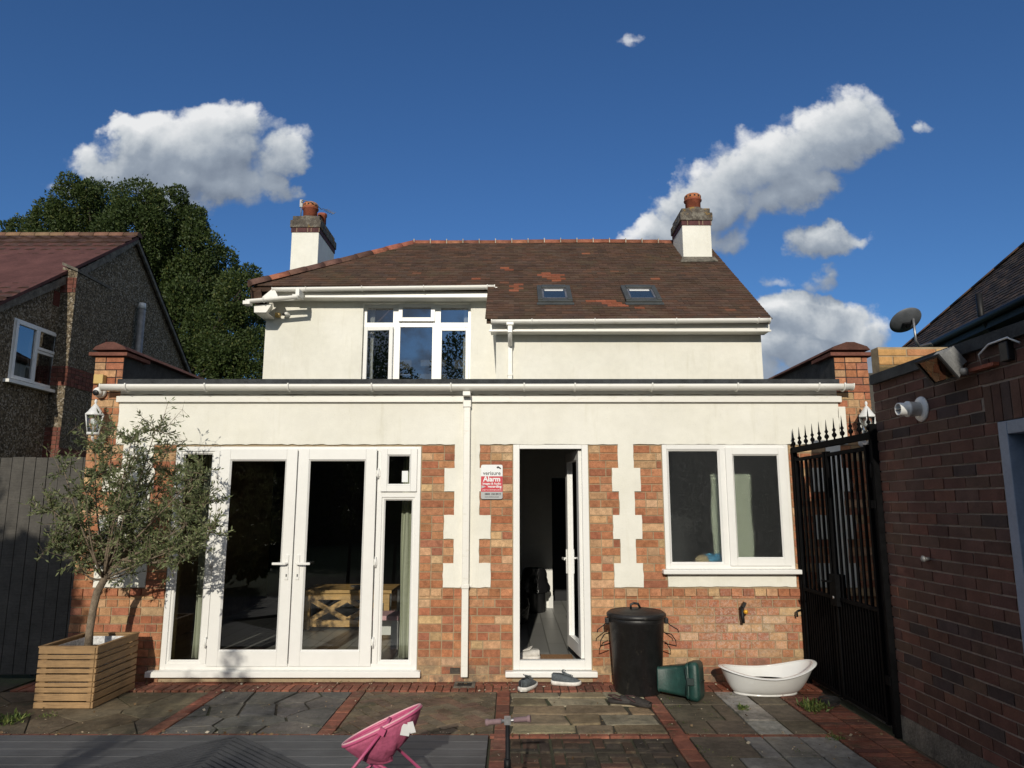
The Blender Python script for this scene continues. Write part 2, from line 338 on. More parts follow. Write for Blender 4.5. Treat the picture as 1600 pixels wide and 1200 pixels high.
# ------------------------------------------------------------------ mesh helpers
def at(px, py, Y):
    "the point of the world that lies at depth Y behind the photo's pixel"
    u = (px - 800) / F; v = (600 - py) / F
    dy = CT - v * ST; k = Y / dy
    return Vector((u * k, Y, CZ + (ST + v * CT) * k))
def atz(px, py, z):
    u = (px - 800) / F; v = (600 - py) / F
    k = (z - CZ) / (ST + v * CT)
    return Vector((u * k, (CT - v * ST) * k, z))
class MB:
    def __init__(s): s.v = []; s.f = []; s.c = []; s.sm = []; s.xf = None
    def vert(s, p):
        p = Vector(p); p = s.xf @ p if s.xf is not None else p
        s.v.append(tuple(p)); return len(s.v) - 1
    def face(s, idx, col=None, sm=False): s.f.append(tuple(idx)); s.c.append(col or (1, 1, 1)); s.sm.append(sm)
    def poly(s, pts, col=None): s.face([s.vert(p) for p in pts], col)
    def box(s, x0, x1, y0, y1, z0, z1, col=None, T=None):
        pts = [(x, y, z) for z in (z0, z1) for y in (y0, y1) for x in (x0, x1)]
        if T is not None: pts = [T @ Vector(p) for p in pts]
        i = [s.vert(p) for p in pts]
        for q in ((0, 2, 3, 1), (4, 5, 7, 6), (0, 1, 5, 4), (2, 6, 7, 3), (0, 4, 6, 2), (1, 3, 7, 5)): s.face([i[k] for k in q], col)
        return s
    def tube(s, pts, rad, n=10, col=None, cap=True, sm=True, closed=False):
        pts = [Vector(p) for p in pts]; N = len(pts)
        if not isinstance(rad, (list, tuple)): rad = [rad] * N
        rings = []; up = None
        for k, p in enumerate(pts):
            if closed: d = (pts[(k + 1) % N] - pts[k - 1])
            else: d = (pts[min(k + 1, N - 1)] - pts[max(k - 1, 0)])
            d.normalize()
            if up is None: up = d.orthogonal().normalized()
            else:
                up = up - d * up.dot(d)
                up = up.normalized() if up.length > 1e-6 else d.orthogonal().normalized()
            b = d.cross(up)
            rings.append([s.vert(p + (up * math.cos(2 * math.pi * j / n) + b * math.sin(2 * math.pi * j / n)) * rad[k]) for j in range(n)])
        rng = range(N) if closed else range(N - 1)
        for k in rng:
            A = rings[k]; B = rings[(k + 1) % N]
            for j in range(n): s.face((A[j], A[(j + 1) % n], B[(j + 1) % n], B[j]), col, sm)
        if cap and not closed:
            s.face(rings[0][::-1], col); s.face(rings[-1], col)
        return s
    def lathe(s, prof, c=(0, 0, 0), n=32, col=None, sm=True, T=None, sx=1, sy=1):
        rings = []
        for (r, z) in prof:
            ring = []
            for j in range(n):
                a = 2 * math.pi * j / n
                p = Vector((r * math.cos(a) * sx, r * math.sin(a) * sy, z))
                if T is not None: p = T @ p
                ring.append(s.vert(Vector(c) + p))
            rings.append(ring)
        for A, B in zip(rings, rings[1:]):
            for j in range(n): s.face((A[j], A[(j + 1) % n], B[(j + 1) % n], B[j]), col, sm)
        if prof[0][0] > 1e-5: s.face(rings[0][::-1], col)
        if prof[-1][0] > 1e-5: s.face(rings[-1], col)
        return s
    def prism(s, poly, d, col=None):
        "polygon (3D points) pushed by vector d"
        d = Vector(d); A = [s.vert(p) for p in poly]; B = [s.vert(Vector(p) + d) for p in poly]; n = len(A)
        s.face(A[::-1], col); s.face(B, col)
        for j in range(n): s.face((A[j], A[(j + 1) % n], B[(j + 1) % n], B[j]), col)
        return s
    def grid(s, fn, nu, nv, col=None, sm=True, wrap=False):
        ids = [[s.vert(fn(i / (nu if wrap else nu - 1), j / (nv - 1))) for j in range(nv)] for i in range(nu)]
        for i in range(nu if wrap else nu - 1):
            for j in range(nv - 1):
                a = ids[i]; b = ids[(i + 1) % nu]
                s.face((a[j], b[j], b[j + 1], a[j + 1]), col, sm)
        return s
    def build(s, name, material, parent=None, bevel=0, kind=None, solid=0, recalc=False):
        me = bpy.data.meshes.new(name)
        off = Vector((0, 0, 0)); root = parent
        while root is not None and root.parent is not None: root = root.parent
        if root is not None: off = root.location.copy()
        if off.length: vs = [(v[0] - off.x, v[1] - off.y, v[2] - off.z) for v in s.v]
        else: vs = s.v
        me.from_pydata(vs, [], s.f); me.update()
        if recalc:
            import bmesh
            bm = bmesh.new(); bm.from_mesh(me); bmesh.ops.recalc_face_normals(bm, faces=bm.faces); bm.to_mesh(me); bm.free()
        if any(c != (1, 1, 1) for c in s.c):
            ca = me.color_attributes.new('Col', 'FLOAT_COLOR', 'CORNER'); buf = []
            for c, f in zip(s.c, s.f): buf += [c[0], c[1], c[2], 1.0] * len(f)
            ca.data.foreach_set('color', buf)
        me.polygons.foreach_set('use_smooth', s.sm)
        me.materials.append(M[material])
        o = bpy.data.objects.new(name, me); COL.objects.link(o)
        if parent is not None: o.parent = parent
        if kind: o['kind'] = kind
        if solid:
            q = o.modifiers.new('solid', 'SOLIDIFY'); q.thickness = solid; q.offset = 0
        if bevel:
            q = o.modifiers.new('bevel', 'BEVEL'); q.width = bevel; q.segments = 2; q.limit_method = 'ANGLE'; q.angle_limit = R(40)
        return o
def thing(name, loc, label, cat, group=None):
    o = bpy.data.objects.new(name, None); COL.objects.link(o); o.location = loc; o.empty_display_size = .1
    o['label'] = label; o['category'] = cat
    if group: o['group'] = group
    return o
def tag(o, label, cat, group=None):
    o['label'] = label; o['category'] = cat
    if group: o['group'] = group
    return o
def bx(name, m, parent, *b, bevel=0): return MB().box(*b).build(name, m, parent, bevel)
def centre(o):   # move a mesh thing's origin to its base
    me = o.data; xs = [v.co for v in me.vertices]
    c = Vector((sum(p.x for p in xs) / len(xs), sum(p.y for p in xs) / len(xs), min(p.z for p in xs)))
    me.transform(Matrix.Translation(-c)); o.location = c; return o
def jit(c, a): k = 1 + random.uniform(-a, a); return (c[0] * k * (1 + random.uniform(-.05, .05)), c[1] * k, c[2] * k * (1 + random.uniform(-.06, .06)))

# ------------------------------------------------------------------ brickwork
PAL_HOUSE = [(.41,.175,.085),(.385,.15,.075),(.44,.20,.10),(.36,.135,.072),(.50,.285,.15),(.46,.23,.115),(.42,.18,.09),(.37,.14,.07),(.52,.32,.18),(.40,.165,.08),(.35,.14,.08),(.43,.195,.095)]
PAL_GAR = [(.150,.072,.052),(.132,.066,.050),(.158,.074,.052),(.122,.066,.050),(.14,.080,.058),(.080,.055,.048),(.165,.074,.054),(.132,.074,.054),(.14,.070,.052),(.115,.062,.048)]
PAL_GAR = [(a * .82, b * .84, c * .86) for a, b, c in PAL_GAR]
PAL_YEL = [(.56,.33,.13),(.50,.28,.11),(.58,.36,.16),(.46,.22,.10)]
PAL_RED = [(.17,.065,.048),(.15,.06,.045),(.19,.072,.052)]
PAL_HOUSE = [(a * .98, b * 1.01, c * 1.06) for a, b, c in PAL_HOUSE] + [(.50, .33, .18)]
def rng_bricks(x0, x1, rnd, mode='mix'):
    out = []; x = x0
    while x < x1 - .001:
        L = rnd.choice((.215, .215, .102, .102, .102, .16)) if mode == 'mix' else (.215 if mode == 'str' else .102)
        if x1 - (x + L) < .05: L = x1 - x
        out.append((x, min(x + L, x1))); x += L + .010
    return out
def brick_panel(mb, spans, z0, z1, ch, pal, frame, rnd, mode='mix', proud=.008, deep=.0, joint=.010):
    """spans(z)->[(a,b)]; frame(a, depth, z)->point; depth<0 is outward"""
    z = z0; k = 0
    while z < z1 - .01:
        zt = min(z + ch - joint, z1)
        for (a, b) in spans((z + zt) / 2):
            st = a
            if mode == 'str' :
                first = .215 if k % 2 == 0 else .1025
                cur = [(a, min(a + first, b))]; x = a + first + .010
                while x < b - .02: cur.append((x, min(x + .215, b))); x += .225
            else: cur = rng_bricks(a, b, rnd, mode)
            for (p, q) in cur:
                if q - p < .015: continue
                c = jit(rnd.choice(pal), .16); d = proud + rnd.uniform(-.0015, .002)
                e = [rnd.uniform(-.0015, .0015) for _ in range(4)]
                pts = [frame(p + e[0], deep, z + e[1]), frame(q + e[2], deep, z + e[1]), frame(q + e[2], deep, zt + e[3]), frame(p + e[0], deep, zt + e[3])]
                pt2 = [frame(p + e[0], -d, z + e[1]), frame(q + e[2], -d, z + e[1]), frame(q + e[2], -d, zt + e[3]), frame(p + e[0], -d, zt + e[3])]
                A = [mb.vert(v) for v in pts]; B = [mb.vert(v) for v in pt2]
                mb.face(B, c)
                for j in range(4): mb.face((A[j], A[(j + 1) % 4], B[(j + 1) % 4], B[j]), c)
        z += ch; k += 1
    return mb
exec_order = None
# ================================================================== GROUND
def ground_part(name, m, z=0): pass
g_ = MB(); g_.poly([(-120, -140, -.03), (120, -140, -.03), (120, 160, -.03), (-120, 160, -.03)])
g_.build('ground', 'lawn', kind='structure')
pb = MB().box(-4.6, 4.2, -3.0, 7.06, -.028, -.012); pb.build('patio_base', 'joint_dirt', kind='structure')
rnd = random.Random(3)
def clip(poly, n, d):
    out = []
    for i in range(len(poly)):
        a, b = poly[i], poly[(i + 1) % len(poly)]
        da, db = a[0] * n[0] + a[1] * n[1] - d, b[0] * n[0] + b[1] * n[1] - d
        if da <= 0: out.append(a)
        if da * db < 0:
            t = da / (da - db); out.append((a[0] + (b[0] - a[0]) * t, a[1] + (b[1] - a[1]) * t))
    return out
def cells(x0, x1, y0, y1, sites, gap):
    for i, s in enumerate(sites):
        poly = [(x0, y0), (x1, y0), (x1, y1), (x0, y1)]
        for j, q in enumerate(sites):
            if i == j: continue
            nx, ny = q[0] - s[0], q[1] - s[1]; L = math.hypot(nx, ny)
            nx /= L; ny /= L; d = nx * (s[0] + q[0]) / 2 + ny * (s[1] + q[1]) / 2 - gap / 2
            poly = clip(poly, (nx, ny), d)
            if len(poly) < 3: break
        if len(poly) >= 3: yield poly
def slab(mb, poly, z, c, th=.03, cut=.0):
    mb.prism([(p[0], p[1], z - th) for p in poly], (0, 0, th), c)
def crazy(mb, x0, x1, y0, y1, n, gap, pal, z, seed, jz=.003):
    r = random.Random(seed); s = []; t = 0
    while len(s) < n and t < 4000:
        t += 1; p = (r.uniform(x0, x1), r.uniform(y0, y1))
        if all(math.hypot(p[0] - q[0], (p[1] - q[1]) * 1.3) > .62 * math.sqrt((x1 - x0) * (y1 - y0) / n) for q in s): s.append(p)
    for poly in cells(x0, x1, y0, y1, s, gap): slab(mb, poly, z + r.uniform(-jz, jz), jit(r.choice(pal), .12))
GREY_SL = [(.115, .108, .098), (.10, .096, .09), (.13, .122, .11), (.105, .098, .088)]
BROWN_ST = [(.15, .115, .072), (.12, .092, .058), (.17, .135, .088), (.13, .105, .072)]
BUFF_ST = [(.30, .25, .16), (.20, .15, .095), (.27, .23, .16), (.18, .145, .095), (.32, .28, .20)]
# bays of the patio between the red brick strips (X -4.15 / -2.63 / -1.37 / -0.07 / 1.22 / 2.3)
SX = [(-2.69, -2.58), (-1.42, -1.31), (-.13, -.02), (1.15, 1.26)]
mb = MB()
crazy(mb, -4.55, -2.70, 5.50, 6.70, 16, .012, BROWN_ST, -.004, 4, .002)
crazy(mb, -2.57, -1.43, 5.50, 6.70, 15, .022, GREY_SL, 0, 11)
mb.build('crazy_paving', 'paving_stone', kind='structure', bevel=.004)
# herringbone bay
mb = MB(); L_, w_ = .20, .098; r = random.Random(8)
cx, cy = -.72, 6.1
ang = R(35)
for i in range(-12, 13):
    for j in range(-12, 13):
        for o_ in (0, 1):
            ax = i * .1 + j * .2 * 1.0; ay = i * -.1 + j * .2
            # 2x1 herringbone lattice
            bx_, by_ = (i * .1 + j * .2, i * .1 - j * .2)
            x0, y0 = (bx_, by_); 
            rect = (x0, x0 + L_ - .014, y0, y0 + w_ - .010) if o_ == 0 else (x0 + .2, x0 + .2 + w_ - .010, y0 - .1, y0 - .1 + L_ - .014)
            P = [(rect[0], rect[2]), (rect[1], rect[2]), (rect[1], rect[3]), (rect[0], rect[3])]
            P = [(cx + p[0] * math.cos(ang) - p[1] * math.sin(ang), cy + p[0] * math.sin(ang) + p[1] * math.cos(ang)) for p in P]
            for n, d in (((1, 0), -.14), ((-1, 0), 1.30), ((0, 1), 6.70), ((0, -1), -5.52)): P = clip(P, n, d) if len(P) > 2 else P
            if len(P) > 2: slab(mb, P, r.uniform(-.004, .003), jit(r.choice([(.15, .118, .080), (.125, .098, .068), (.175, .135, .09), (.15, .098, .07)]), .15))
mb.build('herringbone_paving', 'paving_stone', kind='structure', bevel=.003)
# random rectangular buff stones in front of the kitchen door
mb = MB(); r = random.Random(21); y = 6.70
while y > 5.60:
    h = r.uniform(.17, .30); h = min(h, y - 5.55); x = -.01
    while x < 1.14:
        wd = r.uniform(.22, .52); x2 = min(x + wd, 1.14)
        if 1.14 - x2 < .12: x2 = 1.14
        c = jit(r.choice(BUFF_ST), .12); q = lambda: r.uniform(-.024, .024)
        slab(mb, [(x + .008 + q(), y - h + .012 + q()), (x2 - .012 + q(), y - h + .012 + q()), (x2 - .012 + q(), y - .008 + q()), (x + .008 + q(), y - .008 + q())], r.uniform(-.004, .004), c)
        x = x2
    y -= h
mb.build('stone_paving', 'paving_stone', kind='structure', bevel=.012)
# concentric old bricks nearer the viewer
mb = MB(); r = random.Random(5)
for gx in range(5):
    for gy in range(5):
        ox, oy = -.01 + gx * .29, 5.44 - (gy + 1) * .29
        for (a, b, c_, d) in ((0, .19, 0, .07), (.2, .27, 0, .19), (.08, .27, .2, .27), (0, .07, .08, .27), (.085, .185, .085, .185)):
            x1 = min(ox + b, 1.14)
            if ox + a < 1.1: slab(mb, [(ox + a, oy + c_), (x1, oy + c_), (x1, oy + d), (ox + a, oy + d)], r.uniform(-.006, .003), jit(r.choice([(.055, .042, .032), (.075, .05, .035), (.045, .038, .03), (.09, .05, .035)]), .2))
for k in range(14):
    yb = 4.0 - k * .25
    for j in range(5): slab(mb, [(-.01 + j * .23, yb - .24), (.21 + j * .23, yb - .24), (.21 + j * .23, yb), (-.01 + j * .23, yb)], r.uniform(-.004, .003), jit((.06, .045, .035), .2))
mb.build('old_brick_paving', 'paving_brick', kind='structure', bevel=.005)
# large flags on the right, one line of pale concrete flags between darker ones
mb = MB(); r = random.Random(9)
rows = [(6.72, 6.30), (6.30, 5.86), (5.86, 5.53), (5.47, 5.05), (5.05, 4.6), (4.6, 4.1), (4.1, 3.6), (3.6, 3.0), (3.0, 2.4), (2.4, 1.8), (1.8, 1.0)]
for i, (ya, yb) in enumerate(rows):
    for (xa, xb, pale) in ((1.27, 1.50 + .16 * (i % 2), 0), (1.50 + .16 * (i % 2), 1.80, 0), (1.80, 2.06, 1 if i < 3 else 0), (2.06, 2.32, 0)):
        if i >= 3: xa, xb = xa + (.0), xb; pale = 2 if xa > 1.45 else 0
        c = ((.13, .108, .078), (.36, .345, .31), (.21, .205, .19))[pale]
        slab(mb, [(xa + .006, yb + .006), (xb - .006, yb + .006), (xb - .006, ya - .006), (xa + .006, ya - .006)], r.uniform(-.003, .004), jit(c, .12))
mb.build('flag_paving', 'paving_stone', kind='structure', bevel=.005)
# red brick edging
mb = MB(); r = random.Random(2)
def edge_brick(x0, x1, y0, y1, z=.004, pal=((.23, .085, .055), (.20, .075, .05), (.25, .10, .065), (.17, .07, .05))):
    slab(mb, [(x0, y0), (x1, y0), (x1, y1), (x0, y1)], z + r.uniform(-.002, .002), jit(r.choice(pal), .14))
x = -4.5
while x < 2.75:
    edge_brick(x, x + .068, 6.73, 6.94); x += .076
x = -4.5
while x < 2.75: edge_brick(x, x + .215, 6.95, 7.05); x += .223
for (a, b) in SX:
    y = 6.72
    while y > 5.50: edge_brick(a, b, y - .215, y - .004); y -= .22
y = 5.40
while y > 1.2:
    for (a, b) in ((-.15, -.02), (1.14, 1.26)): edge_brick(a, b, y - .215, y - .004)
    y -= .22
x = -4.5
while x < 2.3: edge_brick(x, min(x + .21, 2.3), 5.455, 5.515); x += .217
y = 6.72
while y > 1.0:
    for (a, b) in ((2.33, 2.545), (2.555, 2.74)): edge_brick(a, b, y - .07, y - .006, pal=((.16, .065, .045), (.20, .07, .045), (.13, .055, .04)))
    y -= .076
mb.build('brick_edging', 'paving_brick', kind='structure', bevel=.004)
# deck of smooth composite boards with a grooved lozenge let in
mb = MB(); y = 5.44; k = 0
mg = MB()
apex = atz(372, 1153, 0); lz = [(apex.x, 5.44), (apex.x + 2.1, 3.5), (apex.x, 1.55), (apex.x - 2.1, 3.5)]
while y > 1.0:
    yb = y - .142
    # board split round the lozenge (|x-ax|/2.1 + |y-3.5|/1.95 < 1)
    half = lambda yy_: max(0.0, (1 - abs(yy_ - 3.5) / 1.94)) * 2.1
    h1, h2 = half(y), half(yb)
    for (xa, xb) in ((-6.5, None), (None, -.17)):
        if xb is None: P = [(xa, yb), (apex.x - h2 - .004, yb), (apex.x - h1 - .004, y), (xa, y)]
        else: P = [(apex.x + h2 + .004, yb), (xb, yb), (xb, y), (apex.x + h1 + .004, y)]
        if P[1][0] > P[0][0]: slab(mb, P, .018, (1, 1, .999), th=.04)
    y = yb - .006; k += 1
deck = mb.build('decking', 'deck_board', kind='structure', bevel=.002)
for k in range(46):                     # grooved boards run diagonally inside the lozenge
    u0 = k * .062
    for half_ in (0, 1):
        dx = 1 if half_ == 0 else -1
        a = (apex.x, 5.43 - u0 * 1.0)
        P = [(apex.x, 5.43 - u0), (apex.x + dx * 1.2, 5.43 - u0 - 1.11), (apex.x + dx * 1.2, 5.43 - u0 - 1.11 - .044), (apex.x, 5.43 - u0 - .044)]
        for n, d in (((dx * .679, .734), dx * .679 * apex.x + .734 * 5.43), ): P = clip(P, n, d)
        for n, d in (((dx, 0), dx * apex.x + 2.0), ((0, -1), -2.4)): P = clip(P, n, d) if len(P) > 2 else P
        if len(P) > 2: slab(mg, P if dx > 0 else P[::-1], .022, (1, 1, .999), th=.02)
mg.build('grooved_decking', 'deck_groove', kind='structure')

# ================================================================== HOUSE
FY = 7.06
house = thing('house', (0, 7.06, 0), 'white rendered house with brown tiled roof and single storey rear extension', 'house')
XL, XR = -4.22, 3.60
FR = (-3.325, -.90, .11, 2.215); KD = (.012, .752, .11, 2.235); WN = (1.487, 2.735, 1.035, 2.235)
# backing wall with the three openings, 0.28 m thick
mb = MB()
yb0, yb1 = FY, FY + .28
for (a, b, c, d) in ((XL, FR[0], -.05, 2.3), (FR[1], KD[0], -.05, 2.3), (KD[1], WN[0], -.05, 2.3), (WN[1], XR, -.05, 2.3), (XL, XR, 2.3, 2.74),
                     (FR[0], FR[1], -.05, .06), (KD[0], KD[1], -.05, .06), (WN[0], WN[1], -.05, WN[2]), (FR[0], FR[1], FR[3], 2.3), (KD[0], KD[1], KD[3], 2.3), (WN[0], WN[1], WN[3], 2.3)):
    mb.box(a, b, yb0, yb1, c, d)
mb.build('extension_wall', 'mortar', house)
# quoin pattern left in render: rectangles (x0,x1,z0,z1)
Z0 = .861; CH = .0762
def Zk(k): return Z0 + CH * k
WH = []
def column(cx, nar, wid, rows=6):
    for b_ in range(rows):
        h = wid if b_ % 2 == 0 else nar
        WH.append((cx - h[0], cx + h[1], Zk(3 * b_), Zk(3 * b_ + 3)))
column(-.425, (.140, .105), (.240, .217))
column(1.125, (.075, .076), (.140, .140))
column(-3.69, (.16, .14), (.335, .165))
column(3.145, (.035, .11), (.205, .205))
WH.append((1.50, 2.735, Zk(0) + .006, WN[2] - .005))
RTOP = Zk(18)
def front(a, d, z): return (a, FY + d, z)
def spans_low(z):
    segs = [(XL, XR)]
    holes = []
    for (a, b, c, d) in (FR, KD, WN):
        if c - .12 < z < d: holes.append((a - .006, b + .006))
    for (a, b, c, d) in WH:
        if c < z < d: holes.append((a, b))
    for (h0, h1) in holes:
        new = []
        for (a, b) in segs:
            if h1 <= a or h0 >= b: new.append((a, b)); continue
            if h0 > a + .01: new.append((a, h0 - .004))
            if h1 < b - .01: new.append((h1 + .004, b))
        segs = new
    return segs
rb = random.Random(17)
mb = MB()
brick_panel(mb, spans_low, Zk(-12) + .05, Zk(-1), CH, PAL_HOUSE, front, rb)
brick_panel(mb, lambda z: [s for s in spans_low(z)], Zk(-1), Zk(0), CH, PAL_HOUSE, front, rb, mode='hd', proud=.022)
brick_panel(mb, spans_low, Zk(0), RTOP, CH, PAL_HOUSE, front, rb)
# piers above the brick panels at both ends
brick_panel(mb, lambda z: [(XL, -3.935)], RTOP, 3.12, CH, PAL_HOUSE, front, rb)
brick_panel(mb, lambda z: [(3.265, XR)], RTOP + CH * 5, 3.12, CH, PAL_HOUSE, front, rb)
brick_panel(mb, lambda z: [(3.34, XR)], RTOP, RTOP + CH * 5, CH, PAL_HOUSE, front, rb)
mb.build('brickwork', 'facing_brick', house)
# rendered areas, proud of the brick, slightly ragged edges
mb = MB(); rr = random.Random(4)
def render_panel(x0, x1, z0, z1):
    n = max(2, int((x1 - x0) / .05)); q = lambda: rr.uniform(-.004, .004)
    bot = [(x0 + (x1 - x0) * i / n, z0 + q()) for i in range(n + 1)]
    m_ = max(1, int((z1 - z0) / .05))
    right = [(x1 + q(), z0 + (z1 - z0) * i / m_) for i in range(1, m_ + 1)]
    left = [(x0 + q(), z1 - (z1 - z0) * i / m_) for i in range(1, m_)]
    mb.prism([(p[0], FY - .018, p[1]) for p in bot + right + [(x0, z1)] + left], (0, .017, 0))
def jitter_line(a, b, step=.05):
    n = max(1, int(math.hypot(b[0] - a[0], b[1] - a[1]) / step)); q = lambda: rr.uniform(-.0045, .0045)
    return [(a[0] + (b[0] - a[0]) * k / n + (q() if k else 0), a[1] + (b[1] - a[1]) * k / n + (q() if k else 0)) for k in range(n)]
cols = {}
for q in WH[:-1]: cols.setdefault(round((q[2] >= 0) * 0 + WH.index(q) // 6), []).append(q)
order = sorted(cols.values(), key=lambda L: L[5][0])
path = [(-3.93, RTOP + .004)]
for L in order:
    L = sorted(L, key=lambda q: -q[2]); zt_ = RTOP + .004
    path.append((L[0][0], zt_))
    for q in L:
        path += [(q[0], path[-1][1]), (q[0], q[2] + (.003 if q is L[-1] else 0))]
    for q in L[::-1]: path += [(q[1], path[-1][1]), (q[1], q[3] if q is not L[0] else zt_)]
path += [(3.262, RTOP + .004), (3.262, 2.735), (-3.93, 2.735)]
cl_ = [path[0]]
for p in path[1:]:
    if math.hypot(p[0] - cl_[-1][0], p[1] - cl_[-1][1]) > .002: cl_.append(p)
out = []
for a, b in zip(cl_, cl_[1:] + cl_[:1]): out += jitter_line(a, b)
mb.prism([(p[0], FY - .018, p[1]) for p in out], (0, .017, 0))
q = WH[-1]; render_panel(q[0] + .002, q[1] - .002, q[2] + .003, q[3])
mb.box(3.265, 3.335, FY - .017, FY - .001, RTOP + .004, RTOP + CH * 5)
mb.build('render', 'render_paint', house)
# piers: backing core + parapet walls running back + caps
for (x0, x1, px_) in ((XL, -3.935, -1), (3.265, XR, 1)):
    mb = MB().box(x0, x1, FY + .001, FY + .36, 2.74, 3.13); mb.build('pier', 'roof_felt', house)
    mb = MB().box(x0 + .04 if px_ > 0 else x0, x1 if px_ > 0 else x1 - .04, FY + .36, FY + 4.6, 2.6, 3.19); mb.build('parapet', 'roof_felt', house)
    mb = MB().box(x0 - .05, x1 + .05, FY - .05, FY + .42, 3.13, 3.165, (.17, .068, .048)); 
    brick_panel(mb, lambda z: [(x0 + .0, x1)], 3.165, 3.175, .06, PAL_RED, front, rb)
    x = FY - .03
    while x < FY + 4.5:
        xm = (x0 + x1) / 2
        mb.prism([(x0 - .03, x, 3.195), (x1 + .03, x, 3.195), (x1 + .0, x, 3.23), (xm + .04, x, 3.275), (xm - .04, x, 3.275), (x0, x, 3.23)], (0, .27, 0), jit((.12, .055, .042), .25)); x += .275
    mb.build('coping', 'ridge_tile', house)
# extension roof
mb = MB().box(-3.94, 3.27, FY - .075, FY + 4.9, 2.825, 2.885); mb.build('flat_roof', 'roof_felt', house)
mb = MB().box(-3.93, 3.26, FY - .02, FY + .06, 2.74, 2.824)
mb.box(-3.95, 3.29, FY - .055, FY - .019, 2.655, 2.716)
mb.build('fascia', 'gutter_plastic', house, bevel=.004)
def gutter(x0, x1, y, zt, r_=.052, dz=0, brackets=(), parent=house, joints=()):
    mb = MB()
    def ring(x, rad, z):
        pts = [(x, y + .0 + rad * math.cos(a), z - .012 + rad * .92 * math.sin(a)) for a in [math.pi + math.pi * k / 12 for k in range(13)]]
        return pts
    n = 24
    A = []
    for k in range(n + 1):
        x = x0 + (x1 - x0) * k / n; z = zt + dz * k / n
        out = [(x, y - r_, z)] + ring(x, r_, z)[1:-1] + [(x, y + r_, z)]
        inn = [(x, y + r_ - .005, z)] + ring(x, r_ - .005, z + .002)[1:-1][::-1] + [(x, y - r_ + .005, z)]
        A.append([mb.vert(p) for p in out + inn])
    m_ = len(A[0])
    for P, Q in zip(A, A[1:]):
        for j in range(m_): mb.face((P[j], Q[j], Q[(j + 1) % m_], P[(j + 1) % m_]), None, True)
    for E, s_ in ((A[0], 1), (A[-1], -1)): mb.face(E[::s_])
    for xe, ze in ((x0, zt), (x1, zt + dz)):     # end stops
        mb.prism([(xe - .006, p[1], p[2]) for p in [(0, y - r_ - .004, ze + .004)] + [(0, p[1], p[2]) for p in ring(xe, r_ + .004, ze)] + [(0, y + r_ + .004, ze + .004)]], (.012, 0, 0))
    o = mb.build('gutter', 'gutter_plastic', parent, recalc=True)
    for xb in brackets:
        zb = zt + dz * (xb - x0) / (x1 - x0); mb = MB()
        pr = [(xb, y - r_ - .006, zb + .008)] + ring(xb, r_ + .007, zb) + [(xb, y + r_ + .02, zb + .008)]
        mb.tube(pr, .008, 6)
        mb.build('gutter_bracket', 'gutter_plastic', o)
    return o
gutter(-4.05, 3.36, FY - .135, 2.815, .052, dz=.004, brackets=(-3.80, -3.02, -2.2, -1.38, -.6, .12, .62, 1.38, 2.22, 3.02, 3.27))
mb = MB().box(-3.72, 3.1, FY - .0175, FY - .012, 2.60, 2.635)
# downpipe of the extension
dp = MB(); dp.box(-.478, -.413, FY - .088, FY - .023, .06, 2.60); dp.box(-.486, -.405, FY - .095, FY - .022, 2.60, 2.72); dp.box(-.483, -.408, FY - .187, FY - .1, 2.70, 2.745)
dp.box(-.483, -.408, FY - .10, FY - .022, .86, .90)
dpo = dp.build('downpipe', 'gutter_plastic', house, bevel=.006)
mb = MB().box(-.50, -.39, FY - .026, FY - .0185, .872, .888); mb.build('pipe_clip', 'gutter_plastic', dpo)

# --- window and door units
def pane(x0, x1, y, z0, z1, parent, m='clear_glass'):
    mb = MB(); mb.poly([(x0, y, z0), (x1, y, z0), (x1, y, z1), (x0, y, z1)]); return mb.build('pane', m, parent)
def rect_frame(mb, x0, x1, y0, y1, z0, z1, w, wb=None, wt=None):
    wb = wb or w; wt = wt or w
    mb.box(x0, x0 + w, y0, y1, z0, z1); mb.box(x1 - w, x1, y0, y1, z0, z1)
    mb.box(x0 + w, x1 - w, y0 + .0005, y1, z0, z0 + wb); mb.box(x0 + w, x1 - w, y0 + .0005, y1, z1 - wt, z1)
def bead(mb, x0, x1, y, z0, z1, w=.014):     # sloped glazing bead
    for (a, b, c, d) in ((x0, x0, z0, z1), ):
        mb.poly([(x0, y, z0), (x0 + w, y + .014, z0 + w), (x0 + w, y + .014, z1 - w), (x0, y, z1)])
        mb.poly([(x1, y, z1), (x1 - w, y + .014, z1 - w), (x1 - w, y + .014, z0 + w), (x1, y, z0)])
        mb.poly([(x0, y, z0), (x1, y, z0), (x1 - w, y + .014, z0 + w), (x0 + w, y + .014, z0 + w)])
        mb.poly([(x0, y, z1), (x0 + w, y + .014, z1 - w), (x1 - w, y + .014, z1 - w), (x1, y, z1)])
yf = FY - .012
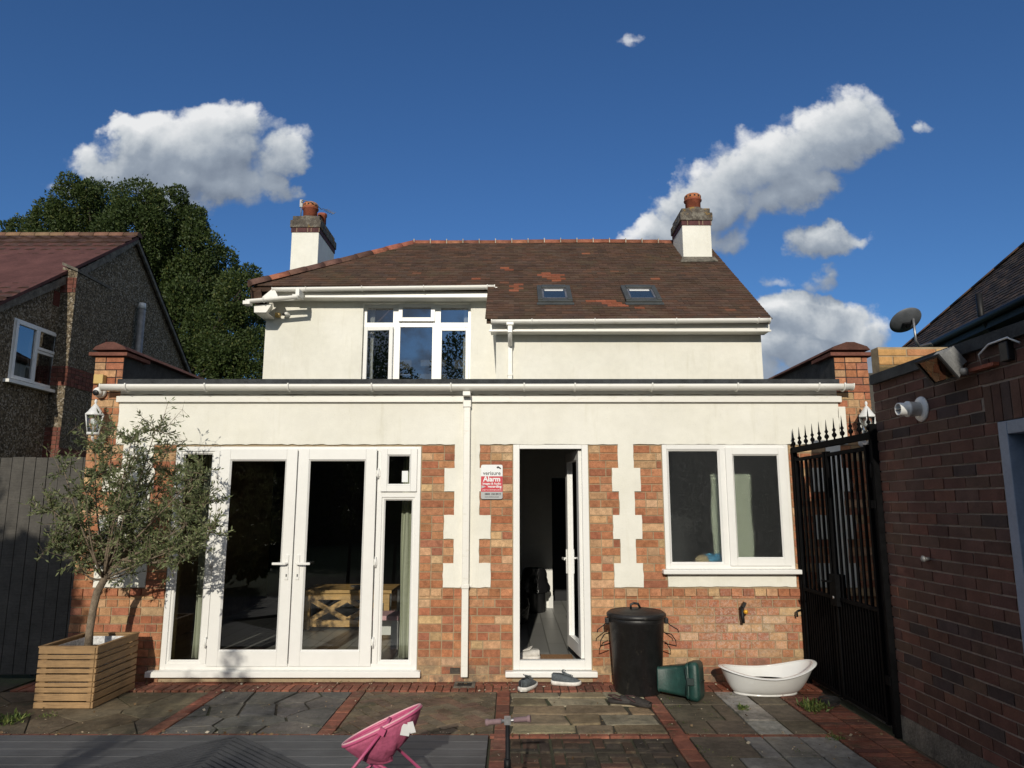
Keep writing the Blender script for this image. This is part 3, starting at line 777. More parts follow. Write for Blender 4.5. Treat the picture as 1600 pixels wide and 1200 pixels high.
# french door set: frame, two leaves, two sidelights
fd = MB(); rect_frame(fd, FR[0], FR[1], yf, yf + .07, FR[2], FR[3], .052, .055, .045)
fd.box(-2.945, -2.895, yf + .001, yf + .07, FR[2] + .055, FR[3] - .045); fd.box(-1.325, -1.275, yf + .001, yf + .07, FR[2] + .055, FR[3] - .045)
fdo = fd.build('french_doors', 'white_plastic', house, bevel=.003)
MB().box(-3.43, -.86, FY - .075, FY + .02, .055, .105).box(-3.40, -.875, FY - .05, FY + .02, .1055, .1095).build('sill', 'white_plastic', fdo, bevel=.008)
for (a, b, z0, z1, opn) in ((-3.273, -2.945, FR[2] + .055, FR[3] - .045, 0), (-1.275, -.952, FR[2] + .055, 1.72, 0)):
    mb = MB(); rect_frame(mb, a, b, yf + .014, yf + .065, z0, z1, .018); bead(mb, a + .018, b - .018, yf + .014, z0 + .018, z1 - .018)
    mb.build('sidelight_frame', 'white_plastic', fdo); pane(a + .03, b - .03, yf + .03, z0 + .03, z1 - .03, fdo)
fd2 = MB().box(-1.275, -.952, yf + .002, yf + .07, 1.72, 1.765); fd2.build('transom', 'white_plastic', fdo)
mb = MB(); rect_frame(mb, -1.29, -.935, yf - .022, yf + .04, 1.772, 2.195, .062); bead(mb, -1.228, -.997, yf - .022, 1.834, 2.133)
mb.build('top_sash', 'white_plastic', fdo, bevel=.004); pane(-1.215, -1.01, yf + .005, 1.845, 2.12, fdo)
MB().box(-2.945, -2.90, yf + .001, yf + .06, 1.785, 1.79)
mb = MB().box(-1.085, -1.025, yf + .0015, yf + .0035, 1.865, 1.975); mb.build('sticker', 'sign_white', fdo)
def leaf(x0, x1, hand):
    mb = MB(); rect_frame(mb, x0, x1, yf - .018, yf + .045, FR[2] + .035, FR[3] - .025, .105, .135, .105)
    bead(mb, x0 + .105, x1 - .105, yf - .018, FR[2] + .17, FR[3] - .13)
    o = mb.build('door_leaf', 'white_plastic', fdo, bevel=.004)
    pane(x0 + .118, x1 - .118, yf + .006, FR[2] + .182, FR[3] - .142, fdo)
    hx = x1 - .048 if hand > 0 else x0 + .048; s_ = -1 if hand > 0 else 1
    mb = MB(); yy_ = yf - .018
    mb.box(hx - .016, hx + .016, yy_ - .010, yy_ - .0005, .935, 1.17)
    mb.tube([(hx, yy_ - .008, 1.09), (hx, yy_ - .05, 1.09)], .011, 10)
    mb.box(min(hx, hx + s_ * .125) - .004, max(hx, hx + s_ * .125) + .004, yy_ - .062, yy_ - .045, 1.078, 1.101)
    mb.build('handle', 'white_plastic', fdo, bevel=.005)
    MB().box(hx - .005, hx + .005, yy_ - .012, yy_ - .0105, .965, .99).build('keyhole', 'black_paint', fdo)
    for hz in (.36, 1.1, 1.95):
        kx = x0 - .018 if hand > 0 else x1 + .018
        mb = MB(); mb.tube([(kx, yf - .014, hz - .05), (kx, yf - .014, hz + .05)], .009, 8); mb.box(kx - .02, kx + .02, yf - .008, yf - .0005, hz - .03, hz + .03)
        mb.build('hinge', 'white_plastic', fdo)
leaf(-2.885, -2.118, 1); leaf(-2.108, -1.335, -1)
# kitchen door: frame and a leaf that stands open into the room
kd = MB(); rect_frame(kd, KD[0], KD[1], yf, yf + .07, KD[2], KD[3], .062, .085, .042)
kdo = kd.build('door_frame', 'white_plastic', house, bevel=.003)
MB().box(KD[0] - .075, KD[1] + .05, FY - .078, FY + .02, .055, .105).build('sill', 'white_plastic', kdo, bevel=.008)
lf = MB(); T = Matrix.Translation((.688, FY + .045, 0)) @ Matrix.Rotation(R(97), 4, 'Z')
lf.xf = T
rect_frame(lf, 0, .66, -.03, .03, .20, 2.185, .095, .12, .095); bead(lf, .095, .565, -.03, .32, 2.09)
lo = lf.build('open_door', 'white_plastic', house, bevel=.004)
mb = MB(); mb.xf = T; mb.poly([(.1, 0, .3), (.56, 0, .3), (.56, 0, 2.1), (.1, 0, 2.1)]); mb.build('pane', 'clear_glass', lo)
for s_ in (-1, 1):
    mb = MB(); mb.xf = T; y_ = s_ * .031
    mb.box(.595, .63, min(y_, y_ + s_ * .012), max(y_, y_ + s_ * .012), .93, 1.18); mb.box(.50, .622, min(y_ + s_ * .04, y_ + s_ * .055), max(y_ + s_ * .04, y_ + s_ * .055), 1.075, 1.1)
    mb.tube([(.612, y_, 1.088), (.612, y_ + s_ * .05, 1.088)], .01, 8); mb.build('handle', 'white_plastic', lo, bevel=.004)
# obscured kitchen window
wm = MB(); rect_frame(wm, WN[0], WN[1], yf, yf + .07, WN[2], WN[3], .045)
wm.box(2.055, 2.115, yf - .001, yf + .07, WN[2] + .045, WN[3] - .045)
wo_ = wm.build('obscured_window', 'white_plastic', house, bevel=.003)
MB().box(1.445, 2.79, FY - .10, FY + .01, .992, 1.034).build('sill', 'white_plastic', wo_, bevel=.008)
mb = MB(); bead(mb, 1.532, 2.055, yf, WN[2] + .045, WN[3] - .045, .02); mb.build('glazing_bead', 'white_plastic', wo_)
pane(1.54, 2.05, yf + .016, WN[2] + .055, WN[3] - .055, wo_, 'obscured_glass')
mb = MB(); rect_frame(mb, 2.108, 2.70, yf - .02, yf + .04, WN[2] + .03, WN[3] - .03, .068); bead(mb, 2.176, 2.632, yf - .02, WN[2] + .098, WN[3] - .098)
mb.build('casement', 'white_plastic', wo_, bevel=.004); pane(2.19, 2.62, yf + .004, WN[2] + .11, WN[3] - .11, wo_, 'obscured_glass')
# air brick at the plinth
mb = MB().box(-.585, -.49, FY - .010, FY, .075, .13, (.10, .085, .07))
for i in range(9):
    for j in range(4): mb.box(-.58 + i * .0105, -.5735 + i * .0105, FY - .0115, FY - .0105, .08 + j * .0125, .0865 + j * .0125, (.01, .01, .01))
mb.build('air_brick', 'ridge_tile', house)

# --- upper storey
LY, RY = 12.0, 10.8
U0 = at(565, 560, LY).x; U1 = at(735, 560, LY).x; UT = at(650, 474, LY).z
XUL = at(412, 560, LY).x; XM = at(775, 560, RY).x; XUR = at(1191, 560, RY).x
EZL = 5.24; EZR = 4.36
mb = MB()
mb.box(XUL, U0, LY, LY + .3, 2.7, EZL); mb.box(U1, XM + .3, LY, LY + .3, 2.7, EZL); mb.box(U0, U1, LY, LY + .3, UT, EZL)
mb.box(U0, U1, LY, LY + .3, 2.7, 3.0)
mb.box(XUL, XUL + .28, LY + .3, 17, 2.7, 4.95)
mb.box(XM, XUR, RY, RY + .28, 2.7, EZR); mb.prism([(XM, RY + .28, 2.7), (XM, LY, 2.7), (XM, LY, 5.2), (XM, RY + .28, 4.6)], (.28, 0, 0))
mb.prism([(XUR, RY + .28, 2.7), (XUR, 17, 2.7), (XUR, 17, 4.4), (XUR, 13.8, 6.75), (XUR, RY + .28, 4.5)], (-.27, 0, 0))
mb.box(XUL, XUR, 16.8, 17.0, 2.7, 4.9)
mb.build('upper_wall', 'render_paint', house)
MB().box(XUL + .3, XUR - .3, LY + 1.6, LY + 1.7, 2.9, 5.2).build('room_partition', 'plaster_shaded', house)
# roof covering: plain tiles, 3-4-5 pitch
def rp(X, s, off=0): return Vector((X, 10.48 + s * .8 - off * .6, 4.43 + s * .6 + off * .8))
def hipx(s): Y = 10.48 + s * .8; return -1.985 - (13.8 - Y) * 1.15
SR = 4.15; SL = 1.47
def onroof(px, py):
    v = (600 - py) / F; t_ = (ST + v * CT) / (CT - v * ST); Y = (4.43 - 1.65 - .75 * 10.48) / (t_ - .75)
    p = at(px, py, Y); return p.x, (Y - 10.48) / .8
SKY_L = [(839, 893, 452, 476), (973, 1029, 452, 476)]
sk = []
for (a, b, c, d) in SKY_L:
    xc, s1 = onroof((a + b) / 2, c); xc2, s0 = onroof((a + b) / 2, d); hw = (b - a) / 2 * 11.4 / F; sk.append(((xc + xc2) / 2, hw, s0, s1))
ORANGE = [(855, 432, 26, 6), (868, 436, 18, 6), (795, 422, 12, 2), (920, 398, 8, 2), (805, 450, 12, 5), (945, 473, 50, 3), (960, 478, 34, 2), (1020, 438, 12, 2), (738, 437, 10, 2), (765, 437, 10, 2), (836, 405, 10, 2), (1000, 483, 16, 2), (803, 455, 10, 3)]
org = []
for (x, y, hx_, hy_) in ORANGE:
    X_, S_ = onroof(x, y); X1_, _ = onroof(x + hx_ * .55, y); _, S1_ = onroof(x, y - hy_ * .8); org.append((X_, S_, abs(X1_ - X_), abs(S1_ - S_) + .03))
XV = XUR + .07
mb = MB(); r = random.Random(12); row = 0; s = 0
TC = [(.088, .052, .036), (.082, .050, .035), (.095, .056, .039), (.076, .048, .035), (.090, .058, .042), (.102, .056, .037)]
while s < SR:
    x = -5 + (.0825 if row % 2 else 0)
    while x < XV:
        xa, xb = x, x + .162; x += .165
        lo_ = XM - .16 if s < SL else hipx(s)
        if xb < lo_ or xa > XV: continue
        xa = max(xa, lo_); xb = min(xb, XV)
        if xb - xa < .02: continue
        mid = (xa + xb) / 2
        c = jit(r.choice(TC), .17)
        for q in org:
            if abs(mid - q[0]) < q[2] * .8 + .02 and abs(s - q[1]) < q[3] - .012: c = jit((.26, .088, .048), .2)
        if r.random() < .004: c = (.17, .075, .045)
        skew = r.uniform(-.004, .004); lift = r.uniform(0, .004) + (r.random() < .04) * .006; dz = r.uniform(-.006, .006)
        if s > 2.6 and mid > 2.9: lift += r.uniform(0, .008)
        b0 = s - .012 + dz
        lo4 = [rp(xa, b0 + skew, .0), rp(xb, b0 - skew, .0), rp(xb, s + .20, -.004), rp(xa, s + .20, -.004)]
        hi4 = [rp(xa, b0 + skew, .019 + lift), rp(xb, b0 - skew, .019 + lift + r.uniform(-.003, .003)), rp(xb, s + .20, .003), rp(xa, s + .20, .003)]
        A = [mb.vert(p) for p in lo4]; B = [mb.vert(p) for p in hi4]
        mb.face(B, c); mb.face((A[0], A[1], B[1], B[0]), c); mb.face((A[1], A[2], B[2], B[1]), c); mb.face((A[3], A[0], B[0], B[3]), c)
    s += .1; row += 1
mb.build('roof', 'roof_tile', house)
# roof body below the tiles, hip slope and rear slope
mb = MB(); e = .03
Rg = Vector((-1.985, 13.8, 6.9)); Rr = Vector((XV, 13.8, 6.9)); C1 = Vector((hipx(SL), 11.66, 5.30)); C2 = at(394, 466, 11.50)
dk = (.075, .045, .032)
mb.prism([rp(XM - .14, .02, -.03), rp(XV - .01, .02, -.03), rp(XV - .01, SR, -.03), rp(Rg.x, SR, -.03), rp(hipx(SL) + .02, SL, -.03), rp(XM - .14, SL, -.03)], (0, .02, -.05), dk)
mb.prism([Rg, C1, C2, (C2.x, 16.9, C2.z), (Rg.x, 15.0, 6.6)], (0.0, .01, -.06), dk)
mb.prism([Rg, (Rg.x, 15.0, 6.6), (C2.x, 17.2, C2.z), (XV, 17.2, 4.35), Rr], (0, 0, -.06), dk)
for k in range(12):   # small tiles where the roof turns down at the corner
    a = C1.lerp(C2, k / 12); b = C1.lerp(C2, (k + 1.15) / 12)
    mb.prism([a + Vector((.16, .02, .00)), a + Vector((-.07, .16, .03)), b + Vector((-.07, .16, .02)), b + Vector((.16 - k * .008, .02, -.01))], (0, 0, -.03), jit(dk, .25))
mb.build('roof_side', 'roof_tile', house)
# ridge and hip tiles
mb = MB(); r = random.Random(6)
def halfround(a, b, rad, c, lap=.012):
    a = Vector(a); b = Vector(b); d = (b - a).normalized(); sd_ = d.cross(Vector((0, 0, 1))).normalized(); up = sd_.cross(d)
    rings = []
    for p, rr_ in ((a, rad), (b, rad)):
        rings.append([mb.vert(p + sd_ * rr_ * math.cos(t_) + up * rr_ * math.sin(t_)) for t_ in [math.pi * k / 8 for k in range(9)]])
    for j in range(8): mb.face((rings[0][j], rings[1][j], rings[1][j + 1], rings[0][j + 1]), c, True)
    mb.face(rings[0], c); mb.face(rings[1][::-1], c)
x = Rg.x
while x < 3.25:
    z_ = .012 * math.sin(x * 1.1) ; c = jit(r.choice([(.27, .105, .06), (.32, .14, .075), (.25, .095, .055), (.22, .09, .055)]), .15)
    halfround((x, 13.8, 6.865 + z_), (x + .318, 13.8, 6.865 + z_ + r.uniform(-.004, .004)), .105, c)
    mb.box(x - .008, x + .010, 13.69, 13.91, 6.87 + z_, 6.965 + z_, (.42, .36, .28)); x += .33
n = 10; A_ = Rg + Vector((0, 0, -.03)); B_ = C1 + Vector((-.02, 0, .02))
for k in range(n):
    a = A_.lerp(B_, k / n); b = A_.lerp(B_, (k + .97) / n)
    c = jit((.30, .11, .07), .15) if k in (0, 1, 2, 8) else jit((.12, .065, .05), .3)
    halfround(a, b, .10 + (k % 2) * .006, c)
mb.build('ridge_tiles', 'ridge_tile', house)
# verge mortar and lead at the right-hand stack
# skylights
for (xc, hw, s0, s1) in sk:
    mb = MB()
    def q4(x0, x1, a, b, o0, o1):
        P = [rp(x0, a, o0), rp(x1, a, o0), rp(x1, b, o0), rp(x0, b, o0)]; mb.prism(P, rp(0, 0, o1) - rp(0, 0, o0))
    fw = .075
    q4(xc - hw, xc - hw + fw, s0 + .06, s1, .0, .075); q4(xc + hw - fw, xc + hw, s0 + .06, s1, .0, .075)
    q4(xc - hw + fw, xc + hw - fw, s1 - .12, s1, .0, .085); q4(xc - hw, xc + hw, s0 + .02, s0 + .14, .02, .06); q4(xc - hw - .02, xc + hw + .02, s0 - .07, s0 + .02, .024, .034)
    o = mb.build('skylight', 'skylight_frame', house, bevel=.006)
    mb = MB(); 
    for (a, b, c, d) in ((xc - hw + fw, xc - hw + fw + .03, s0 + .14, s1 - .12), (xc + hw - fw - .03, xc + hw - fw, s0 + .14, s1 - .12), (xc - hw + fw, xc + hw - fw, s1 - .15, s1 - .12), (xc - hw + fw, xc + hw - fw, s0 + .14, s0 + .165)): q4(a, b, c, d, .04, .062)
    mb.build('inner_frame', 'grey_metal', o)
    mb = MB(); mb.poly([rp(xc - hw + fw + .02, s0 + .15, .05), rp(xc + hw - fw - .02, s0 + .15, .05), rp(xc + hw - fw - .02, s1 - .13, .05), rp(xc - hw + fw + .02, s1 - .13, .05)])
    mb.build('pane', 'skylight_glass', o)
    mb = MB(); q4(xc - hw + fw + .05, xc + hw - fw - .05, s1 - .22, s1 - .16, .051, .054); mb.build('blind_rail', 'curtain_white', o)
# upper gutters, fascias, soffits
gR = at(1197, 499, 10.40)
mb = MB(); mb.box(XM - .08, XUR + .05, RY - .25, RY - .225, 4.25, 4.42); mb.box(XM - .08, XUR + .05, RY - .225, RY, 4.255, 4.27); mb.box(XM - .10, XUR + .06, RY - .285, RY - .2505, 4.245, 4.272)
mb.build('fascia', 'gutter_plastic', house)
XG0 = at(768, 505, 10.42).x; XG1 = at(1203, 505, 10.42).x
g2 = gutter(XG0, XG1, 10.43, 4.395, .055, dz=.022, brackets=(.3, 1.25, 2.48, 3.72))
mb = MB(); px_ = at(797, 540, RY).x
mb.box(px_ - .055, px_ + .055, 10.38, 10.48, 4.315, 4.36); mb.box(px_ - .035, px_ + .035, 10.40, 10.47, 4.20, 4.315)
mb.tube([(px_, 10.44, 4.21), (px_, 10.52, 4.13), (px_, 10.74, 4.08), (px_, RY - .05, 4.02)], .034, 10)
mb.box(px_ - .034, px_ + .034, RY - .09, RY - .02, 2.88, 4.04); mb.box(px_ - .04, px_ + .04, RY - .095, RY - .015, 3.60, 3.64)
mb.build('downpipe', 'gutter_plastic', house, bevel=.005)
XA = at(427, 450, 11.65).x; XB = at(773, 450, 11.65).x
zA = at(440, 450, 11.65).z; zB = at(760, 446, 11.65).z
g3 = gutter(XA, XB, 11.64, zA - .01, .055, dz=zB - zA, brackets=(-3.5, -2.55, -1.5, -.42))
mb = MB(); mb.box(XUL + .1, XB + .04, LY - .26, LY - .235, 5.14, 5.34); mb.box(XUL + .1, XB + .04, LY - .235, LY, 5.145, 5.16); mb.box(XUL + .55, XB + .06, LY - .30, LY - .261, 5.135, 5.17)
mb.box(XB + .005, XB + .045, LY - .42, LY - .2, 5.10, 5.28)
mb.build('fascia', 'gutter_plastic', house)
# corner where the lower eaves gutter returns: short gutter, boxed eave, raking board
a = at(386, 469, 11.42); b = at(466, 462, 11.42)
g4 = gutter(a.x, b.x, 11.42, a.z, .05, dz=b.z - a.z, brackets=(a.x + .28,))
MB().box(a.x - .05, a.x + .07, 11.36, 11.50, a.z - .085, a.z - .02).build('gutter_corner', 'gutter_plastic', g4, bevel=.01)
gutter(b.x - .12, b.x, 11.55, a.z + .13, .045)
MB().box(b.x - .045, b.x + .02, 11.40, 11.66, b.z - .01, b.z + .12).build('gutter_outlet', 'gutter_plastic', g4, bevel=.006)
P = lambda x, y, Y=11.50: at(x, y, Y)
mb = MB(); mb.prism([P(397, 477), P(424, 475), P(415, 488), P(397, 488)], (0, .03, 0))
mb.prism([P(397, 488, 11.53), P(415, 488, 11.53), P(415, 488, 11.53) + Vector((.0, .45, .0)), P(397, 488, 11.53) + Vector((0, .75, .0))], (0, 0, .02))
mb.prism([P(424, 475), P(415, 488), P(415, 488) + Vector((-.16, .48, .02)), P(424, 475) + Vector((-.16, .48, .04))], (.02, 0, .02))
mb.prism([P(428, 449, 11.6), P(434, 463, 11.6), P(470, 461, 11.6), P(470, 468, 11.6), P(400, 472, 11.6)], (0, .03, 0))
mb.build('eaves_box', 'gutter_plastic', house, recalc=True)
# upper window
Yw = LY + .09
def ux(px): return at(px, 540, Yw).x
def uz(py): return at(650, py, Yw).z
mb = MB(); rect_frame(mb, U0, U1, Yw, Yw + .07, 2.95, UT, .05)
for (a, b) in ((614, 624), (676, 687)): mb.box(ux(a) - .01, ux(b) + .01, Yw - .001, Yw + .07, 3.0, UT - .05)
for (a, b) in ((565, 614), (624, 676), (687, 735)): mb.box(ux(a) + .01, ux(b) - .01, Yw + .001, Yw + .07, uz(511), uz(504))
uw = mb.build('upper_window', 'white_plastic', house, bevel=.003)
mb = MB(); rect_frame(mb, ux(622), ux(679), Yw - .05, Yw - .005, uz(503), uz(475), .07); mb.build('top_sash', 'white_plastic', uw, bevel=.004); pane(ux(628), ux(673), Yw - .02, uz(497), uz(481), uw, 'upper_glass')
pane(ux(571), ux(616), Yw + .02, uz(505), uz(475), uw, 'upper_glass'); pane(ux(685), ux(731), Yw + .02, uz(505), uz(475), uw, 'upper_glass')
mb = MB(); mb.xf = Matrix.Translation((ux(569), Yw - .02, 0)) @ Matrix.Rotation(R(-5), 4, 'Z')
wl = ux(615) - ux(569); rect_frame(mb, 0, wl, -.03, .03, 2.95, uz(512), .065); mb.build('left_casement', 'white_plastic', uw, bevel=.004)
m2 = MB(); m2.xf = mb.xf; m2.poly([(.06, 0, 2.95), (wl - .06, 0, 2.95), (wl - .06, 0, uz(518)), (.06, 0, uz(518))]); m2.build('pane', 'upper_glass', uw)
mb = MB(); rect_frame(mb, ux(685), ux(733), Yw - .03, Yw + .03, 2.95, uz(512), .06); mb.build('right_casement', 'white_plastic', uw, bevel=.004)
pane(ux(689), ux(729), Yw - .0, 2.98, uz(517), uw, 'upper_glass'); pane(ux(624), ux(677), Yw + .02, 2.98, uz(510), uw, 'upper_glass')
def curtain(x0, x1, y, z0, z1, folds, amp, m, parent=None, name='curtain'):
    mb = MB()
    def fn(u, v):
        x = x0 + (x1 - x0) * u; k = .35 + .65 * (1 - v)
        return (x + .006 * math.sin(v * 9 + u * 12), y + amp * math.sin(u * folds * 2 * math.pi + .4 * math.sin(v * 5)) * (.7 + .3 * math.sin(u * 17)), z0 + (z1 - z0) * v)
    mb.grid(fn, 60, 14); return mb.build(name, m, parent, solid=.004)
tag(curtain(ux(574), ux(581), Yw + .18, 3.0, UT - .02, 2, .03, 'curtain_white'), 'white curtain at the left side of the upstairs window', 'curtain', 'upstairs curtains')
tag(curtain(ux(723), ux(731), Yw + .18, 3.0, UT - .02, 2, .03, 'curtain_white'), 'white curtain at the right side of the upstairs window', 'curtain', 'upstairs curtains')

# --- chimneys
def stack(x0, x1, y0, y1, zb, zw, zc, zt, pot, label):
    mb = MB().box(x0, x1, y0, y1, zb, zw); o = mb.build('chimney', 'render_paint', house, bevel=.01)
    mb = MB().box(x0 - .012, x1 + .012, y0 - .012, y1 + .012, zw, zc); mb.build('brick_collar', 'stack_brick', o)
    r = random.Random(3); mb = MB()
    x = x0 - .013
    for i, L in enumerate((.11, .21, .06, .15)): mb.box(x + L, x + L + .01, y0 - .0135, y0 - .0125, zw + .004, zc - .004); x += L + .01
    mb.build('joints', 'mortar', o)
    mb = MB().box(x0 - .035, x1 + .035, y0 - .035, y1 + .035, zc, zc + (zt - zc) * .62)
    mb.box(x0 - .0, x1 + .0, y0 + .0, y1, zc + (zt - zc) * .62, zt)
    mb.lathe([(.24, 0), (.21, .05), (.17, .09)], (pot[0], pot[1], zt), 16)
    mb.build('cap', 'lichen_concrete', o, bevel=.015)
    px_, py_, pr, ph = pot; z = zt + .02
    mb = MB().lathe([(pr * .92, 0), (pr * .95, ph * .62), (pr * 1.1, ph * .64), (pr * 1.12, ph * .69), (pr * .98, ph * .72)], (px_, py_, z), 24)
    mb.build('chimney_pot', 'terracotta', o)
    mb = MB().lathe([(pr * .98, ph * .72), (pr * 1.02, ph * .74), (pr * 1.02, ph * .93), (pr * .85, ph), (pr * .5, ph * 1.02), (0.001, ph * 1.03)], (px_, py_, z), 24)
    po = mb.build('pot_cowl', 'terracotta_orange', o)
    mb = MB()
    for k in range(12):
        a = 2 * math.pi * k / 12; T = Matrix.Translation((px_ + pr * 1.0 * math.cos(a), py_ + pr * 1.0 * math.sin(a), z + ph * .84)) @ Matrix.Rotation(a, 4, 'Z')
        mb.box(-.01, .008, -.016, .016, -.016, .016, T=T)
    mb.build('vent_holes', 'black_rubber', o)
    return o
YC = 12.83
r0 = at(1067, 380, YC); r1 = at(1112, 380, YC)
stR = stack(r0.x, r1.x, YC, YC + .78, 5.9, at(1090, 352, YC).z, at(1090, 345, YC).z, at(1090, 325, YC).z, (at(1083, 330, YC + .3).x, YC + .3, .155, at(1083, 297, YC + .3).z - at(1083, 325, YC + .3).z), '')
MB().prism([rp(r0.x - .10, 2.75, .03), rp(r1.x + .06, 2.78, .03), rp(r1.x + .04, 2.95, .05), rp(r0.x - .02, 2.95, .05)], (0, 0, .02)).build('flashing', 'concrete_soot', stR)
YL_ = 13.6
l0 = at(455, 380, YL_); l1 = at(497.5, 380, YL_)
stL = stack(l0.x, l1.x, YL_, YL_ + 1.25, 4.6, at(476, 363, YL_).z, at(476, 356, YL_).z, at(476, 337, YL_).z, (at(485, 330, YL_ + .35).x, YL_ + .35, .15, at(485, 308, YL_ + .35).z - at(485, 336, YL_ + .35).z), '')
pz = at(485, 336, YL_ + .35).z
mb = MB().lathe([(.085, 0), (.085, .16), (.10, .17), (.10, .23), (.05, .25)], (at(504, 330, YL_ + .8).x, YL_ + .8, pz - .02), 20); mb.build('chimney_pot', 'terracotta', stL)
ae = thing('tv_aerial', (l1.x, YL_ + .5, pz), 'thin metal television aerial strapped to the left chimney', 'aerial')
b0 = at(505, 326, YL_ + .6); b1 = at(522, 334, YL_ + .2)
MB().tube([b0, b1], .008, 6).build('boom', 'dull_metal', ae)
for k in range(5):
    p = b0.lerp(b1, .25 + k * .17); MB().tube([p + Vector((-.07, .1, .02)), p + Vector((.07, -.1, -.02))], .005, 5).build('rod', 'dull_metal', ae)
q0 = at(470, 338, YL_ + .35); MB().tube([q0, q0 + Vector((0, 0, .35))], .012, 6).tube([q0 + Vector((0, 0, .3)), q0 + Vector((.05, -.12, .3)), q0 + Vector((.33, -.18, .22)), q0 + Vector((.42, 0, .15)), b0], .008, 6).build('mast', 'dull_metal', ae)
MB().box(q0.x - .03, q0.x + .03, q0.y - .02, q0.y + .02, q0.z + .2, q0.z + .36).build('clamp', 'dull_metal', ae)
import numpy as np
# --- lower walls of the house behind the extension front, floors, rooms
mb = MB(); mb.box(XL, XL + .25, FY + .28, 12.0, -.05, 2.6); mb.box(XR - .25, XR, FY + .28, 12.0, -.05, 2.6)
mb.box(XL, XL + .25, 12.0, 17, -.05, 2.7); mb.box(XR - .05, XUR, 12.0, 17, -.05, 2.7)
mb.build('side_wall', 'mortar', house)
MB().box(XL + .25, XR - .25, FY + .28, 12.0, .04, .10).build('room_floor', 'room_floor', house)
MB().box(XL + .25, XR - .25, FY + .28, 12.0, 2.52, 2.58).build('ceiling', 'ceiling_white', house)
MB().box(-.32, -.22, FY + .28, 11.9, .10, 2.52).build('room_partition', 'plaster_shaded', house)
MB().box(XL + .25, -.32, 11.9, 12.0, .10, 2.52).build('room_partition', 'plaster_shaded', house)
mb = MB(); mb.box(-.22, .62, 11.2, 11.3, .10, 2.52); mb.box(.62, 3.35, 11.2, 11.3, 2.06, 2.52); mb.box(1.45, 3.35, 11.2, 11.3, .10, 2.06)
mb.build('room_partition', 'plaster', house)
MB().box(.56, .625, 11.17, 11.199, .10, .28).build('skirting', 'curtain_white', house)
MB().box(.3, 1.6, 12.4, 12.45, .05, 2.5).build('room_partition', 'room_shade', house)  # dark sheet for the shade beyond the hall doorway
MB().box(1.06, 3.35, 8.9, 8.95, .10, 2.52).build('room_partition', 'room_shade', house)  # near-black wall added close behind the obscured window to keep it dark
MB().box(1.0, 1.06, FY + .7, 11.2, .10, 2.52).build('room_partition', 'plaster_shaded', house)
# living room contents
tb = thing('coffee_table', (-2.1, 9.5, .10), 'oak table with crossed side braces standing behind the french doors', 'table')
x0, x1, y0, y1, h = -2.62, -1.55, 9.3, 9.95, .60
MB().box(x0 - .03, x1 + .03, y0 - .03, y1 + .03, h - .06, h - .02).build('tabletop', 'table_wood', tb, bevel=.004)
for (a, b) in ((x0, y0), (x1 - .07, y0), (x0, y1 - .07), (x1 - .07, y1 - .07)): MB().box(a, a + .07, b, b + .07, .10, h - .061).build('leg', 'table_wood', tb)
MB().box(x0 + .07, x1 - .07, y0 + .005, y0 + .065, h - .14, h - .062).box(x0 + .07, x1 - .07, y0 + .005, y0 + .065, .13, .21).box(x0 + .005, x0 + .06, y0 + .07, y1 - .07, .13, .20).box(x1 - .065, x1 - .005, y0 + .07, y1 - .07, .13, .20).build('rail', 'table_wood', tb)
for (xa, xb) in ((x0 + .07, (x0 + x1) / 2), ((x0 + x1) / 2, x1 - .07)):
    for (za, zb) in ((.21, h - .14), (h - .14, .21)):
        mb = MB(); d = .035; mb.prism([(xa, y0 + .02 + (.003 if za > zb else 0), za - d), (xb, y0 + .02 + (.003 if za > zb else 0), zb - d), (xb, y0 + .02 + (.003 if za > zb else 0), zb + d), (xa, y0 + .02 + (.003 if za > zb else 0), za + d)], (0, .03, 0)); mb.build('brace', 'table_wood', tb)
gb = MB().lathe([(.04, 0), (.075, .03), (.07, .035), (.035, .008), (.001, .006)], (-2.02, 9.5, h - .02), 20).build('bowl', 'grey_metal'); tag(centre(gb), 'small metal bowl on the table behind the french doors', 'bowl')
st = thing('toy_bench', (-1.5, 8.2, .10), 'low white bench with a pink seat beside the right curtain', 'bench')
MB().box(-1.62, -1.22, 8.05, 8.45, .40, .45).build('seat', 'pink_trim', st, bevel=.01); MB().box(-1.60, -1.52, 8.07, 8.43, .10, .399).build('side_panel', 'curtain_white', st); MB().box(-1.32, -1.24, 8.07, 8.43, .10, .399).build('side_panel', 'curtain_white', st); MB().box(-1.52, -1.32, 8.35, 8.38, .2, .39).build('back_panel', 'curtain_white', st)
tag(curtain(-3.19, -2.99, FY + .36, .14, 2.36, 3, .03, 'curtain_sage'), 'sage green curtain behind the left sidelight of the french doors', 'curtain', 'living room curtains')
tag(curtain(-1.13, -.93, FY + .36, .14, 2.36, 3, .03, 'curtain_sage'), 'sage green curtain behind the right sidelight of the french doors', 'curtain', 'living room curtains')
